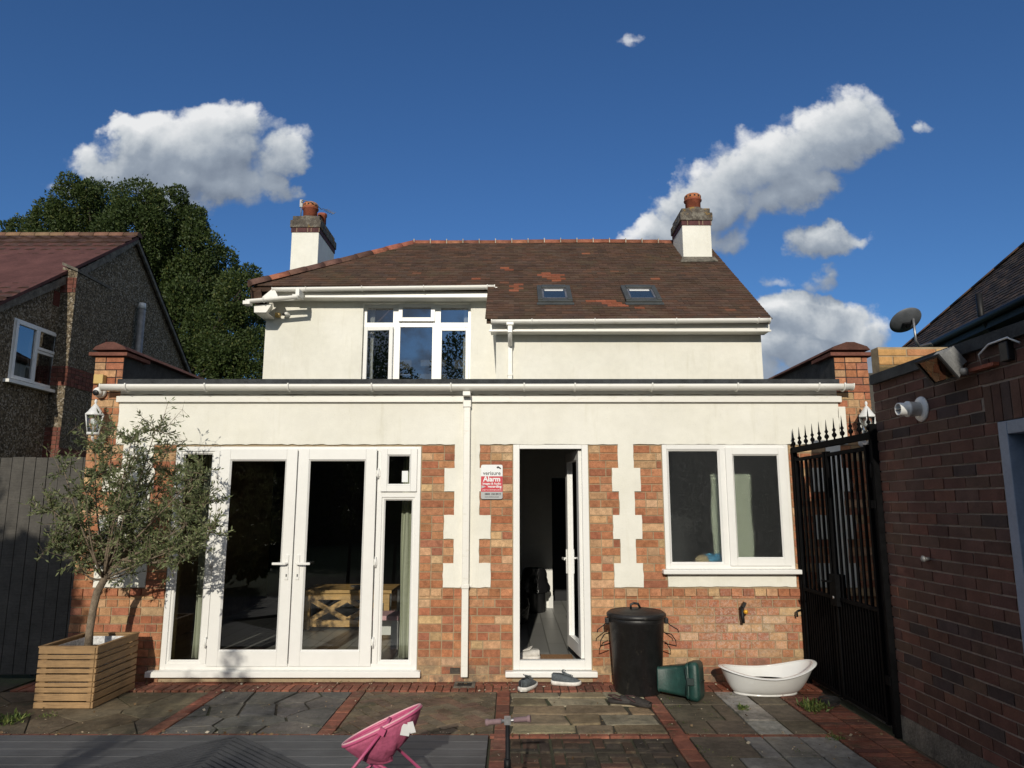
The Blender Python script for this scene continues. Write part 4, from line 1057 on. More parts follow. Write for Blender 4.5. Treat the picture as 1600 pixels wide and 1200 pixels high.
# kitchen contents
bn_ = thing('pedal_bin', (.33, 10.8, .10), 'round kitchen bin lined with a shiny black bag seen through the open door', 'bin')
MB().lathe([(.15, 0), (.16, .02), (.16, .42), (.15, .44)], (.33, 10.8, .10), 28).build('body', 'black_plastic', bn_)
mb = MB(); r = random.Random(5)
mb.grid(lambda u, v: (.33 + (.175 + .03 * math.sin(u * 2 * math.pi * 7) * (1 - v) + .02 * math.sin(v * 9)) * math.cos(u * 2 * math.pi) * (1.12 if v < .6 else 1.12 - (v - .6) * .8), 10.8 + (.175 + .03 * math.cos(u * 2 * math.pi * 5) * (1 - v)) * math.sin(u * 2 * math.pi), .38 + .34 * v), 48, 10, wrap=True)
mb.build('bag', 'bag_black', bn_)
sb = thing('bag', (.10, 9.7, .10), 'dark bulging bag standing left of the kitchen bin', 'bag')
MB().lathe([(.10, 0), (.17, .05), (.19, .25), (.15, .42), (.08, .50), (.10, .54), (.001, .50)], (.04, 9.7, .10), 20).build('body', 'bag_black', sb); MB().tube([(-.01, 9.7, .55), (.0, 9.7, .68), (.09, 9.7, .68), (.10, 9.7, .55)], .01, 6).build('handle', 'bag_black', sb)
dm = MB().box(.07, .62, FY + .10, FY + .66, .1005, .118).build('doormat', 'doormat', None, bevel=.004); tag(centre(dm), 'brown doormat just inside the open kitchen door', 'doormat')
# things on the sill behind the obscured window
c_ = MB(); c_.grid(lambda u, v: (2.0 + .16 * math.cos(u * 6.283) * (.3 + .7 * math.sin(v * 3.1416)), FY + .14 + .04 * math.sin(u * 6.283) * math.sin(v * 3.1416), 1.07 + .09 * v + .015 * math.sin(u * 25)), 24, 8, wrap=True)
tag(centre(c_.build('folded_cloth', 'cloth_blue')), 'blue cloth lying on the inner sill behind the obscured window', 'cloth')
c_ = MB(); c_.grid(lambda u, v: (1.875 + .075 * math.cos(u * 6.283) * (.3 + .7 * math.sin(v * 3.1416)), FY + .12 + .03 * math.sin(u * 6.283) * math.sin(v * 3.1416), 1.07 + .08 * v + .012 * math.sin(u * 19)), 20, 8, wrap=True)
tag(centre(c_.build('folded_cloth', 'cloth_tan')), 'tan cloth lying left of the blue cloth behind the obscured window', 'cloth')
MB().box(WN[0], WN[1], FY + .065, FY + .30, 1.036, 1.07).build('inner_sill', 'white_plastic', wo_)
tag(curtain(2.00, 2.40, FY + .17, 1.08, 1.95, 4, .012, 'curtain_sage'), 'pale green curtain blurred behind the middle of the obscured window', 'curtain')

# ================================================================== things on the house front
def text_mesh(name, s, size, m, parent, loc, bold=0, align='CENTER', sx=1):
    cu = bpy.data.curves.new(name, 'FONT'); cu.body = s; cu.size = size; cu.align_x = align; cu.align_y = 'CENTER'; cu.extrude = .0004; cu.offset = bold; cu.resolution_u = 3
    tmp = bpy.data.objects.new(name, cu); COL.objects.link(tmp); dg = bpy.context.evaluated_depsgraph_get()
    me = bpy.data.meshes.new_from_object(tmp.evaluated_get(dg)); bpy.data.objects.remove(tmp)
    me.transform(Matrix.Translation(Vector(loc) - (parent.location if parent.parent is None else parent.parent.location)) @ Matrix.Rotation(R(90), 4, 'X') @ Matrix.Diagonal((sx, 1, 1, 1)))
    me.materials.clear(); me.materials.append(M[m]); o = bpy.data.objects.new(name, me); COL.objects.link(o); o.parent = parent; return o
sg = thing('alarm_sign', (-.198, 7.035, 1.70), 'red, white and silver alarm warning plate on the brick beside the kitchen door', 'sign')
sx0, sx1, sy = -.305, -.092, 7.033
def rrect(x0, x1, y, z0, z1, r_, tl=True, bl=True):
    pts = []
    for (cx_, cz_, a0, on) in ((x1 - r_, z1 - r_, 0, tl), (x0 + r_, z1 - r_, 90, tl), (x0 + r_, z0 + r_, 180, bl), (x1 - r_, z0 + r_, 270, bl)):
        if on: pts += [(cx_ + r_ * math.cos(R(a0 + k * 15)), y, cz_ + r_ * math.sin(R(a0 + k * 15))) for k in range(7)]
        else: pts.append((x1 if a0 in (0, 270) else x0, y, z1 if a0 in (0, 90) else z0))
    return pts
MB().prism(rrect(sx0, sx1, sy + .004, 1.70, 2.035, .018), (0, -.004, 0)).build('plate', 'sign_silver', sg)
MB().prism(rrect(sx0 + .001, sx1 - .001, sy - .0002, 1.922, 2.034, .018, True, False), (0, -.001, 0)).build('top_field', 'sign_white', sg)
MB().box(sx0 + .001, sx1 - .001, sy - .0012, sy - .0002, 1.772, 1.921).build('red_field', 'sign_red', sg)
xm = (sx0 + sx1) / 2
text_mesh('lettering', 'verisure', .054, 'sign_ink', sg, (xm, sy - .002, 1.951), .0006, sx=.98)
MB().box(-.02, .018, -.0005, .0005, -.007, .007, T=Matrix.Translation((-.125, sy - .0018, 2.005)) @ Matrix.Rotation(R(35), 4, 'Y')).box(-.008, .008, -.0005, .0005, -.008, .008, T=Matrix.Translation((-.142, sy - .0018, 2.008)) @ Matrix.Rotation(R(35), 4, 'Y')).build('emblem', 'sign_ink', sg)
text_mesh('lettering', 'Alarm', .068, 'sign_white', sg, (xm, sy - .002, 1.893), .0022)
text_mesh('lettering', 'Images & Audio', .0285, 'sign_white', sg, (xm, sy - .002, 1.850), .0008)
text_mesh('lettering', 'recording', .034, 'sign_white', sg, (xm + .028, sy - .002, 1.822), .001)
MB().prism([(sx0 + .006, sy - .002, 1.835), (sx0 + .05, sy - .002, 1.822), (sx0 + .006, sy - .002, 1.803)], (0, -.0005, 0)).build('arrow_mark', 'sign_silver', sg)
text_mesh('lettering', 'LINKED TO A MONITORING CENTRE', .0125, 'sign_white', sg, (xm, sy - .002, 1.788), .0002, sx=.9)
text_mesh('lettering', '0800 158 8919', .026, 'sign_ink', sg, (xm + .01, sy + -.0012, 1.748), .0008)
text_mesh('lettering', 'www.verisure.co.uk', .017, 'sign_ink', sg, (xm, sy - .0012, 1.722), .0003)
def camera_dome(name, p, label, yaw, rad=.052):
    t = thing(name, p, label, 'security camera')
    p = Vector(p)
    T = Matrix.Translation(p) @ Matrix.Rotation(R(90), 4, 'X')
    MB().lathe([(rad, 0), (rad * 1.02, .02), (rad * .95, .035), (rad * .8, .045)], (0, 0, 0), 28, T=T).build('base', 'white_plastic', t)
    MB().lathe([(rad * .8, .04), (rad * .78, .06), (rad * .6, .085), (rad * .3, .1), (.001, .104)], (0, 0, 0), 28, T=T).build('dome', 'white_plastic', t)
    T2 = Matrix.Translation(p + Vector((yaw * .02, -.055, -.008))) @ Matrix.Rotation(R(90 + 12), 4, 'X') @ Matrix.Rotation(R(yaw * 25), 4, 'Y')
    MB().lathe([(rad * .48, 0), (rad * .5, .045), (rad * .42, .052), (.001, .05)], (0, 0, 0), 20, T=T2).build('lens', 'black_plastic', t); return t
camera_dome('security_camera', (-4.125, 7.043, 2.757), 'white dome security camera on the left brick pier below the yellowish box', 0, .058)
q = at(449, 492, LY - .005); camera_dome('security_camera', q, 'white dome security camera high on the upper wall under the eaves corner', -1, .05)
def jbox(p, s_, label):
    t = MB().box(p[0] - s_, p[0] + s_, p[1] - .07, p[1], p[2] - s_, p[2] + s_).build('junction_box', 'yellow_box', None, bevel=.006); tag(centre(t), label, 'junction box')
jbox((-4.135, 7.05, 2.885), .047, 'yellowish junction box above the dome camera on the left brick pier')
q = at(435, 493, LY - .001); jbox(q, .04, 'yellowish junction box beside the dome camera on the upper wall')
def lantern(p, label):
    t = thing('wall_lantern', p, label, 'wall lantern', 'white wall lanterns on the two brick piers'); x, y, z = p
    MB().lathe([(.001, .20), (.012, .19), (.016, .17), (.007, .155), (.02, .14), (.035, .12), (.07, .07), (.094, .045), (.09, .035), (.001, .04)], p, 6).build('roof', 'lamp_white', t)
    mb = MB()
    for k in range(6):
        a = math.pi / 3 * k; mb.tube([(x + .085 * math.cos(a), y + .085 * math.sin(a), z + .04), (x + .055 * math.cos(a), y + .055 * math.sin(a), z - .13)], .006, 5)
    mb.lathe([(.05, -.155), (.062, -.15), (.062, -.13), (.001, -.13)], p, 6); mb.build('cage', 'lamp_white', t)
    MB().lathe([(.048, -.128), (.076, .035)], p, 6).build('glass', 'clear_glass', t)
    MB().lathe([(.012, -.12), (.012, -.06), (.03, -.04), (.03, .0), (.001, .02)], p, 12).build('bulb', 'lamp_white', t)
    MB().tube([(x, y + .15, z - .2), (x, y + .07, z - .23), (x, y, z - .19), (x, y, z - .15)], .012, 8).lathe([(.04, 0), (.045, .01), (.03, .02)], (0, 0, 0), 16, T=Matrix.Translation((x, y + .145, z - .2)) @ Matrix.Rotation(R(90), 4, 'X')).build('bracket', 'lamp_white', t)
    return t
lantern((-4.085, 6.90, 2.47), 'white wall lantern on the left brick pier above the olive tree')
lantern((3.475, 6.90, 2.45), 'white wall lantern on the right brick pier behind the gate spikes')
tp = thing('outdoor_tap', (2.19, 7.05, .56), 'black outdoor tap with an orange knob on the brick below the obscured window', 'tap')
MB().tube([(2.18, 7.05, .66), (2.18, 7.0, .66), (2.18, 6.975, .655)], .014, 8).tube([(2.18, 6.985, .70), (2.18, 6.985, .60), (2.182, 6.97, .545)], [.017, .018, .013], 10).build('body', 'black_paint', tp)
MB().lathe([(.02, 0), (.022, .01), (.016, .025), (.001, .03)], (0, 0, 0), 12, T=Matrix.Translation((2.206, 6.97, .648)) @ Matrix.Rotation(R(80), 4, 'X')).build('knob', 'brass', tp)
MB().box(-.012, .012, -.03, .01, 0, .05, T=Matrix.Translation((2.185, 6.985, .69)) @ Matrix.Rotation(R(25), 4, 'Y')).build('cover', 'black_plastic', tp)
hk = MB().tube([(2.76, 7.04, .655), (2.715, 7.0, .655), (2.70, 6.99, .65), (2.70, 6.99, .60)], .009, 8).build('pipe_hook', 'black_paint'); tag(centre(hk), 'small black bent pipe end on the brick beside the gate', 'pipe')
dr = thing('drain_gully', (-.44, 6.93, 0), 'square dark drain gully with a slotted grate under the white downpipe', 'drain')
MB().box(-.535, -.34, 6.83, 6.86, -.01, .012).box(-.535, -.34, 7.0, 7.03, -.01, .012).box(-.535, -.505, 6.86, 7.0, -.01, .012).box(-.37, -.34, 6.86, 7.0, -.01, .012).build('surround', 'concrete_soot', dr)
mb = MB().box(-.505, -.37, 6.86, 7.0, -.02, -.008)
for k in range(7): mb.box(-.503, -.372, 6.865 + k * .02, 6.875 + k * .02, -.008, .008)
mb.build('grate', 'black_paint', dr)

# ================================================================== patio things
# slatted planter and olive tree
px0, px1, py0, py1 = -3.93, -3.44, 6.18, 6.84
pl = thing('slatted_planter', ((px0 + px1) / 2, (py0 + py1) / 2, 0), 'square wooden slatted planter box holding the olive tree', 'planter')
fr = [(760, 800), (808, 835), (843, 888), (898, 925), (935, 978), (988, 1012), (1020, 1050), (1058, 1103), (1112, 1150)]
H_ = .475; zz = [(H_ * (1150 - b) / 390, H_ * (1150 - a) / 390) for a, b in fr]
def slats(side):
    mb = MB(); r = random.Random(side * 7 + 1)
    for (a, b) in zz:
        o_ = r.uniform(-.002, .002)
        if side == 0: mb.box(px0 + .002, px1 - .022, py0 + o_, py0 + .018, a, b)
        if side == 1: mb.box(px1 - .018, px1 + o_, py0 + .0, py1, a, b)
        if side == 2: mb.box(px0, px0 + .018, py0 + .02, py1, a, b)
        if side == 3: mb.box(px0 + .02, px1 - .02, py1 - .018, py1, a, b)
    mb.build('slats', 'planter_wood', pl, bevel=.002)
for k in range(4): slats(k)
for (a, b) in ((px0 + .02, py0 + .02), (px1 - .065, py0 + .02), (px0 + .02, py1 - .065), (px1 - .065, py1 - .065)): MB().box(a, a + .045, b, b + .045, .0, H_ - .005).build('corner_post', 'planter_wood', pl)
MB().box(px0 - .004, px1 + .004, py0 - .004, py0 + .03, H_ + .0005, H_ + .012).box(px0 - .004, px1 + .004, py1 - .03, py1 + .004, H_ + .0005, H_ + .012).box(px0 - .004, px0 + .03, py0 + .03, py1 - .03, H_ + .0005, H_ + .012).box(px1 - .03, px1 + .004, py0 + .03, py1 - .03, H_ + .0005, H_ + .012).build('rim', 'planter_wood', pl)
mb = MB(); 
for (a, b, c, d) in ((px0 + .066, px0 + .07, py0 + .066, py1 - .066), (px1 - .07, px1 - .066, py0 + .066, py1 - .066), (px0 + .07, px1 - .07, py0 + .066, py0 + .07), (px0 + .07, px1 - .07, py1 - .07, py1 - .066)): mb.box(a, b, c, d, .05, H_ - .01)
mb.build('liner', 'pale_liner', pl)
mb = MB(); r = random.Random(4); mb.grid(lambda u, v: (px0 + .07 + (px1 - px0 - .14) * u, py0 + .07 + (py1 - py0 - .14) * v, .385 + r.uniform(-.012, .012)), 24, 24); mb.build('soil', 'soil', pl)

def leafcloud(name, C, N_, L, Wd, val, material, parent, spin=None):
    "C centres, N_ directions of the leaf axis, L/Wd sizes, val 0..1 colour key: one quad per leaf, slightly folded"
    n = len(C); rs = np.random.RandomState(1)
    ax = N_ / np.linalg.norm(N_, axis=1)[:, None]
    rnd_ = rs.normal(size=(n, 3)); sd_ = np.cross(ax, rnd_); sd_ /= np.linalg.norm(sd_, axis=1)[:, None]
    a = C; b = C + ax * L[:, None] * .5 + sd_ * Wd[:, None] * .5; c = C + ax * L[:, None]; d = C + ax * L[:, None] * .5 - sd_ * Wd[:, None] * .5
    V = np.stack([a, b, c, d], 1).reshape(-1, 3)
    root = parent
    while root is not None and root.parent is not None: root = root.parent
    if root is not None: V = V - np.array(root.location)[None]
    me = bpy.data.meshes.new(name); me.vertices.add(4 * n); me.vertices.foreach_set('co', V.astype(np.float32).ravel())
    me.loops.add(4 * n); me.loops.foreach_set('vertex_index', np.arange(4 * n, dtype=np.int32))
    me.polygons.add(n); me.polygons.foreach_set('loop_start', np.arange(0, 4 * n, 4, dtype=np.int32)); me.update(calc_edges=True)
    ca = me.color_attributes.new('Col', 'FLOAT_COLOR', 'CORNER'); v4 = np.repeat(val, 4); ca.data.foreach_set('color', np.stack([v4, v4, v4, np.ones_like(v4)], 1).astype(np.float32).ravel())
    me.materials.append(M[material]); o = bpy.data.objects.new(name, me); COL.objects.link(o)
    if parent is not None: o.parent = parent
    return o
ot = thing('olive_tree', (-3.70, 6.5, .39), 'small olive tree with a bent trunk and loose grey green crown growing in the planter', 'tree')
tk = [at(138, 1012, 6.5), at(140, 985, 6.5), at(146, 950, 6.5), at(152, 925, 6.5), at(163, 905, 6.5), at(170, 885, 6.5), at(175, 868, 6.5)]
MB().tube(tk, [.036, .032, .031, .033, .030, .027, .024], 12).build('trunk', 'bark', ot)
r = random.Random(31)
LOBES = [(100,735),(85,800),(82,850),(115,835),(135,770),(150,700),(178,672),(160,740),(210,715),(243,672),(262,705),(225,760),(300,750),(318,790),(290,820),(315,740),(328,830),(262,860),(225,875),(195,800),(170,840),(150,880),(215,840),(120,870),(245,800),(275,770),(190,760),(285,870),(180,870),(236,828),(205,690),(120,800),(296,850),(270,745)]
br = MB(); LC, LN, LV = [], [], []
base = tk[-1]
def curve(a, b, bend, n=5):
    m_ = a.lerp(b, .5) + bend; return [(a * (1 - t_) ** 2 + m_ * 2 * t_ * (1 - t_) + b * t_ ** 2) for t_ in [k / n for k in range(n + 1)]]
for (lx, ly) in LOBES:
    Yl = 6.42 + r.uniform(-.42, .30); tip = at(lx, ly, Yl); tip = Vector((tip.x, tip.y, tip.z))
    sp = r.choice(tk[-3:]); pts = curve(sp, tip, Vector((r.uniform(-.08, .08), r.uniform(-.08, .08), r.uniform(-.15, .0))))
    br.tube(pts, [.012, .010, .008, .006, .005, .003], 6)
    for k in range(r.choice((22, 27, 32))):
        o_ = pts[r.choice((3, 4, 5, 5))]; d = Vector((r.gauss(0, 1), r.gauss(0, 1), r.gauss(.55, .8))).normalized(); Lw = r.uniform(.12, .27)
        e_ = o_ + d * Lw; tw = curve(o_, e_, Vector((r.uniform(-.03, .03), r.uniform(-.03, .03), r.uniform(-.05, .03))), 4)
        br.tube(tw, [.003, .0025, .002, .0018, .0012], 4, cap=False)
        cv = r.random()
        for q in range(r.choice((16, 21, 27))):
            t_ = r.uniform(.15, 1.0); k0 = min(int(t_ * 4), 3); p = tw[k0].lerp(tw[k0 + 1], t_ * 4 - k0)
            ld = (d * .9 + Vector((r.gauss(0, 1), r.gauss(0, 1), r.gauss(0, 1))) * .75).normalized()
            LC.append(p[:]); LN.append(ld[:]); LV.append(min(1, max(0, r.gauss(.35 + .25 * cv, .22))))
for (a, b) in (((245, 680), (262, 630)), ((250, 680), (285, 640)), ((205, 690), (222, 655)), ((150, 700), (118, 668)), ((95, 740), (72, 700)), ((262, 700), (292, 688)), ((85, 850), (62, 868)), ((320, 780), (345, 760))):
    pts = curve(at(*a, 6.4), at(*b, 6.4), Vector((.02, 0, .03))); br.tube(pts, [.003, .0025, .002, .002, .0015, .001], 4)
    for k in range(16):
        p = r.choice(pts[1:]); d = Vector((r.gauss(0, 1), r.gauss(0, 1), r.gauss(.3, 1))).normalized(); e_ = p + d * r.uniform(.03, .07); br.tube([p, e_], [.0015, .0008], 3, cap=False)
        LC.append(e_[:]); LN.append(d[:]); LV.append(.5)
br.build('branches', 'bark', ot)
n = len(LC); rs = np.random.RandomState(2)
leafcloud('leaves', np.array(LC), np.array(LN), rs.uniform(.030, .055, n), rs.uniform(.009, .016, n), np.array(LV), 'olive_leaf', ot)

# dustbin
db = thing('dustbin', (1.13, 6.70, 0), 'tall black round dustbin with ribbed lid standing right of the kitchen door', 'dustbin')
c0_ = (1.13, 6.72, 0)
MB().lathe([(.195, 0), (.205, .012), (.206, .05), (.212, .055), (.245, .60), (.252, .605), (.252, .63), (.245, .66)], c0_, 48).build('body', 'black_plastic', db)
prof = [(.262, .645), (.268, .65), (.268, .672), (.255, .685)]
for k in range(7): q = .24 - k * .03; prof += [(q, .694 + .004 * k), (q - .006, .690 + .004 * k), (q - .022, .692 + .0045 * k)]
MB().lathe(prof + [(.001, .720)], c0_, 48).build('lid', 'black_plastic', db)
MB().tube([(1.08, 6.70, .715), (1.08, 6.70, .752), (1.11, 6.71, .762), (1.15, 6.72, .755), (1.17, 6.725, .715)], .011, 8).build('lid_handle', 'black_plastic', db)
for s_ in (-1, 1):
    x = 1.13 + s_ * .25
    MB().box(min(x, x + s_ * .035), max(x, x + s_ * .035), 6.68, 6.75, .585, .635).build('lug', 'black_plastic', db, bevel=.008)
    MB().tube([(x + s_ * .02, 6.69, .60), (x + s_ * .055, 6.69, .57), (x + s_ * .11, 6.66, .54), (x + s_ * .115, 6.66, .515)], .005, 6).tube([(x - s_ * .0, 6.70, .505), (x + s_ * .05, 6.66, .50), (x + s_ * .085, 6.65, .45), (x + s_ * .09, 6.65, .40), (x - s_ * .005, 6.70, .415)], .005, 6).build('wire_handle', 'black_paint', db)
# green food caddy on its side
def mtx(loc, xd, zd):
    x = Vector(xd).normalized(); z = Vector(zd); z = (z - x * z.dot(x)).normalized(); y = z.cross(x)
    return Matrix(((x.x, y.x, z.x, loc[0]), (x.y, y.y, z.y, loc[1]), (x.z, y.z, z.z, loc[2]), (0, 0, 0, 1)))
gc = thing('food_caddy', (1.5, 6.5, 0), 'dark green lidded caddy tipped over on its side between the dustbin and the baby bath', 'caddy')
T = mtx((1.30, 6.62, .135), (1, -.42, .035), (.03, .12, 1))
def rsec(x, w_, h_, r_, n=5):
    pts = []
    for (sy_, sz_, a0) in ((1, 1, 0), (-1, 1, 90), (-1, -1, 180), (1, -1, 270)):
        for k in range(n): a = R(a0 + k * 90 / (n - 1)); pts.append((x, sy_ * (w_ - r_) + r_ * math.cos(a), sz_ * (h_ - r_) + r_ * math.sin(a)))
    return pts
def loft(mb, secs, sm=True, cap=True):
    ids = [[mb.vert(p) for p in s_] for s_ in secs]; n = len(ids[0])
    for A, B in zip(ids, ids[1:]):
        for j in range(n): mb.face((A[j], A[(j + 1) % n], B[(j + 1) % n], B[j]), None, sm)
    if cap: mb.face(ids[0][::-1]); mb.face(ids[-1])
    return mb
mb = MB(); mb.xf = T; loft(mb, [rsec(0, .095, .095, .03), rsec(.012, .108, .108, .035), rsec(.02, .10, .10, .03), rsec(.25, .13, .13, .035), rsec(.26, .145, .145, .035), rsec(.29, .145, .145, .035)]); mb.build('body', 'green_plastic', gc)
mb = MB(); mb.xf = T; loft(mb, [rsec(.285, .155, .155, .04), rsec(.345, .158, .158, .04), rsec(.365, .145, .145, .045), rsec(.372, .11, .11, .04)]); mb.build('lid', 'green_plastic', gc)
mb = MB(); mb.xf = T; mb.tube([(.26, -.148, -.10), (.26, -.165, -.10), (.275, -.168, .0), (.26, -.165, .10), (.26, -.148, .10)], .008, 6); mb.build('handle', 'dark_green', gc)
mb = MB(); mb.xf = T; mb.box(.27, .33, -.175, -.156, -.03, .03); mb.build('catch', 'dark_green', gc, bevel=.005)
mb = MB(); mb.xf = T; mb.box(.3725, .377, -.12, .12, -.012, -.004); mb.box(.3725, .378, -.05, .04, .0, .008); mb.build('lid_seam', 'dark_green', gc)
# baby bath
tb_ = thing('baby_bath', (2.25, 6.62, 0), 'white plastic baby bath holding a little water, standing against the brick by the gate', 'baby bath')
BX, BY = 2.245, 6.66
def tubp(u, v, off=0.0):
    a = u * 2 * math.pi; ca, sa = math.cos(a), math.sin(a)
    rise = .14 + .0 * v
    # rim outline, seat end (right) higher and further out
    rx = (.445 if ca > 0 else .385) - off; ry = .255 - off
    bx_ = .265 - off * .6; by_ = .125 - off * .6
    k = v ** .62
    x = (bx_ + (rx - bx_) * k) * ca; y = (by_ + (ry - by_) * k) * sa
    zr = .168 + .055 * (ca * ca) + (.045 * max(0, ca) ** 1.6)
    z = .012 + off * .9 + (zr - .012 - off * .9) * v
    return (BX + x, BY + y, z)
mb = MB(); mb.grid(lambda u, v: tubp(u, v), 64, 12, wrap=True); ids = [mb.vert(tubp(k / 64, 0)) for k in range(64)]; mb.face(ids[::-1]); mb.build('shell', 'tub_plastic', tb_)
mb = MB(); mb.grid(lambda u, v: tubp(u, v, .02), 64, 12, wrap=True); ids = [mb.vert(tubp(k / 64, 0, .02)) for k in range(64)]; mb.face(ids); mb.build('basin', 'tub_plastic', tb_)
mb = MB()
def rimp(u, v):
    p = Vector(tubp(u, 1.0)); a = u * 2 * math.pi; o_ = Vector((math.cos(a), math.sin(a), 0)); t_ = v * 2 * math.pi
    c = p - o_ * .004; return c + o_ * (.022 * math.cos(t_)) + Vector((0, 0, 1)) * (.009 * math.sin(t_) + .002)
mb.grid(rimp, 72, 10, wrap=True); mb.build('rim', 'tub_plastic', tb_)
MB().lathe([(.001, 0), (.98, 0)], (BX - .02, BY, .105), 40, sx=.300, sy=.160).build('water', 'dirty_water', tb_)
MB().lathe([(1, .0), (1.03, .004), (1.03, .014), (1, .018)], (BX, BY, 0), 48, sx=.272, sy=.132).build('foot', 'tub_plastic', tb_)
MB().box(-.045, .045, -.02, .02, 0, .02, T=Matrix.Translation((2.08, 6.62, .106)) @ Matrix.Rotation(R(10), 4, 'Z')).build('plug', 'grey_metal', tb_, bevel=.004)
# shoes
def shoe(loc, yaw, label, m1, m2, L=.28, group=None, laces=True, cat='trainer', scale=1.0, roll=0, name='trainer'):
    t = thing(name, loc, label, cat, group)
    T = Matrix.Translation(loc) @ Matrix.Rotation(R(yaw), 4, 'Z') @ Matrix.Rotation(R(roll), 4, 'X') @ Matrix.Scale(scale, 4)
    def half(s_): # width along the length 0 heel .. 1 toe
        w_ = .036 + .014 * math.sin(math.pi * min(1, s_ * 1.1)) + .006 * s_
        e_ = min(1, (s_ / .08)) if s_ < .08 else min(1, (1 - s_) / .14); return w_ * math.sqrt(max(.02, 1 - (1 - e_) ** 2))
    def sec(s_, z0, z1, k, inset=0):
        w_ = max(.003, half(s_) - inset); x = (s_ - .5) * L; pts = []
        for j in range(17):
            a = math.pi * j / 16; pts.append((x, w_ * math.cos(a), z0 + (z1 - z0) * math.sin(a) ** k))
        return pts
    mb = MB(); mb.xf = T
    S = [k / 18 for k in range(19)]
    secs = []
    for s_ in S:
        w_ = max(.004, half(s_) + .004); x = (s_ - .5) * (L + .012); lift = .012 * max(0, s_ - .75) ** 1.2 * 4; h_ = .030 + .006 * (1 - s_)
        secs.append([(x, -w_, lift), (x, w_, lift), (x, w_ + .002, lift + h_ * .6), (x, w_ - .002, lift + h_), (x, -w_ + .002, lift + h_), (x, -w_ - .002, lift + h_ * .6)])
    loft(mb, secs); mb.build('sole', m2, t)
    mb = MB(); mb.xf = T; secs = []
    for s_ in S:
        top = .098 if s_ < .30 else (.098 - (s_ - .30) * .075 if s_ < .8 else .0605 - (s_ - .8) * .12)
        if s_ < .05: top = .085
        secs.append(sec(s_, .026 + .010 * max(0, s_ - .75), top, .62 if s_ > .4 else .38, .001))
    ids = [[mb.vert(p) for p in q] for q in secs]
    for i, (A, B) in enumerate(zip(ids, ids[1:])):
        for j in range(16):
            if 1 <= i <= 7 and 6 <= j <= 9: continue      # foot opening
            mb.face((A[j], B[j], B[j + 1], A[j + 1]), None, True)
    mb.face(ids[-1]); mb.face(ids[0][::-1]); mb.build('upper', m1, t, solid=.003)
    mb = MB(); mb.xf = T; mb.prism([(-.10, -.022, .05), (.02, -.022, .06), (.02, .022, .06), (-.10, .022, .05)], (0, 0, .002)); mb.build('insole', 'shoe_dark', t)
    mb = MB(); mb.xf = T; mb.prism([(-.02, -.018, .092), (.05, -.016, .078), (.05, .016, .078), (-.02, .018, .092), (-.04, .014, .118), (-.04, -.014, .118)], (.003, 0, .006)); mb.build('tongue', m1, t)
    if laces:
        mb = MB(); mb.xf = T
        for k in range(5): x = -.015 + k * .018; z = .097 - k * .0048; mb.tube([(x, -.026, z - .008), (x + .004, 0, z + .006), (x, .026, z - .008)], .0032, 5)
        mb.tube([(-.02, 0, .105), (-.035, .03, .125), (-.01, .045, .115), (-.015, .0, .106), (-.035, -.03, .122), (-.01, -.04, .112), (-.02, 0, .105)], .003, 5); mb.build('laces', m1, t)
    return t
shoe((.145, 6.80, .006), 62, 'grey trainer pointing towards the door, left one of the pair below the kitchen doorstep', 'shoe_grey', 'sole_white', L=.26)
shoe((.50, 6.93, .008), -12, 'grey trainer lying sideways, right one of the pair below the kitchen doorstep', 'shoe_grey', 'sole_white', L=.27)
shoe((.165, FY + .42, .12), 165, 'cream trainer on the doormat just inside the open kitchen door', 'shoe_white', 'sole_white', L=.23)
for (lc, yw_, lb) in (((.93, 6.33, .004), 165, 'dark clog lying left in the pair in front of the dustbin'), ((1.05, 6.27, .004), 140, 'dark clog lying right in the pair in front of the dustbin')):
    t = thing('clog', lc, lb, 'clog'); T = Matrix.Translation(lc) @ Matrix.Rotation(R(yw_), 4, 'Z')
    mb = MB(); mb.xf = T; secs = []
    for k in range(13):
        s_ = k / 12; w_ = (.036 + .012 * math.sin(math.pi * s_)) * math.sqrt(max(.05, 1 - (2 * s_ - 1) ** 6)); x = (s_ - .5) * .25
        secs.append([(x, -w_, 0), (x, w_, 0), (x, w_ + .003, .02), (x, w_ - .006, .028), (x, -w_ + .006, .028), (x, -w_ - .003, .02)])
    loft(mb, secs); mb.build('sole', 'shoe_dark', t, bevel=.003)
    mb = MB(); mb.xf = T; mb.grid(lambda u, v: (-.115 + .13 * u if True else 0, (.044 * (1 - .25 * (1 - u) ** 3)) * math.cos(v * math.pi), .02 + .042 * (.45 + .55 * u) * math.sin(v * math.pi)), 10, 12); mb.build('vamp', 'shoe_dark', t, solid=.004)
    mb = MB(); mb.xf = T; mb.tube([(.0, -.045, .03), (.07, -.042, .05), (.12, 0, .055), (.07, .042, .05), (.0, .045, .03)], .006, 6); mb.build('strap', 'pot_brown', t)

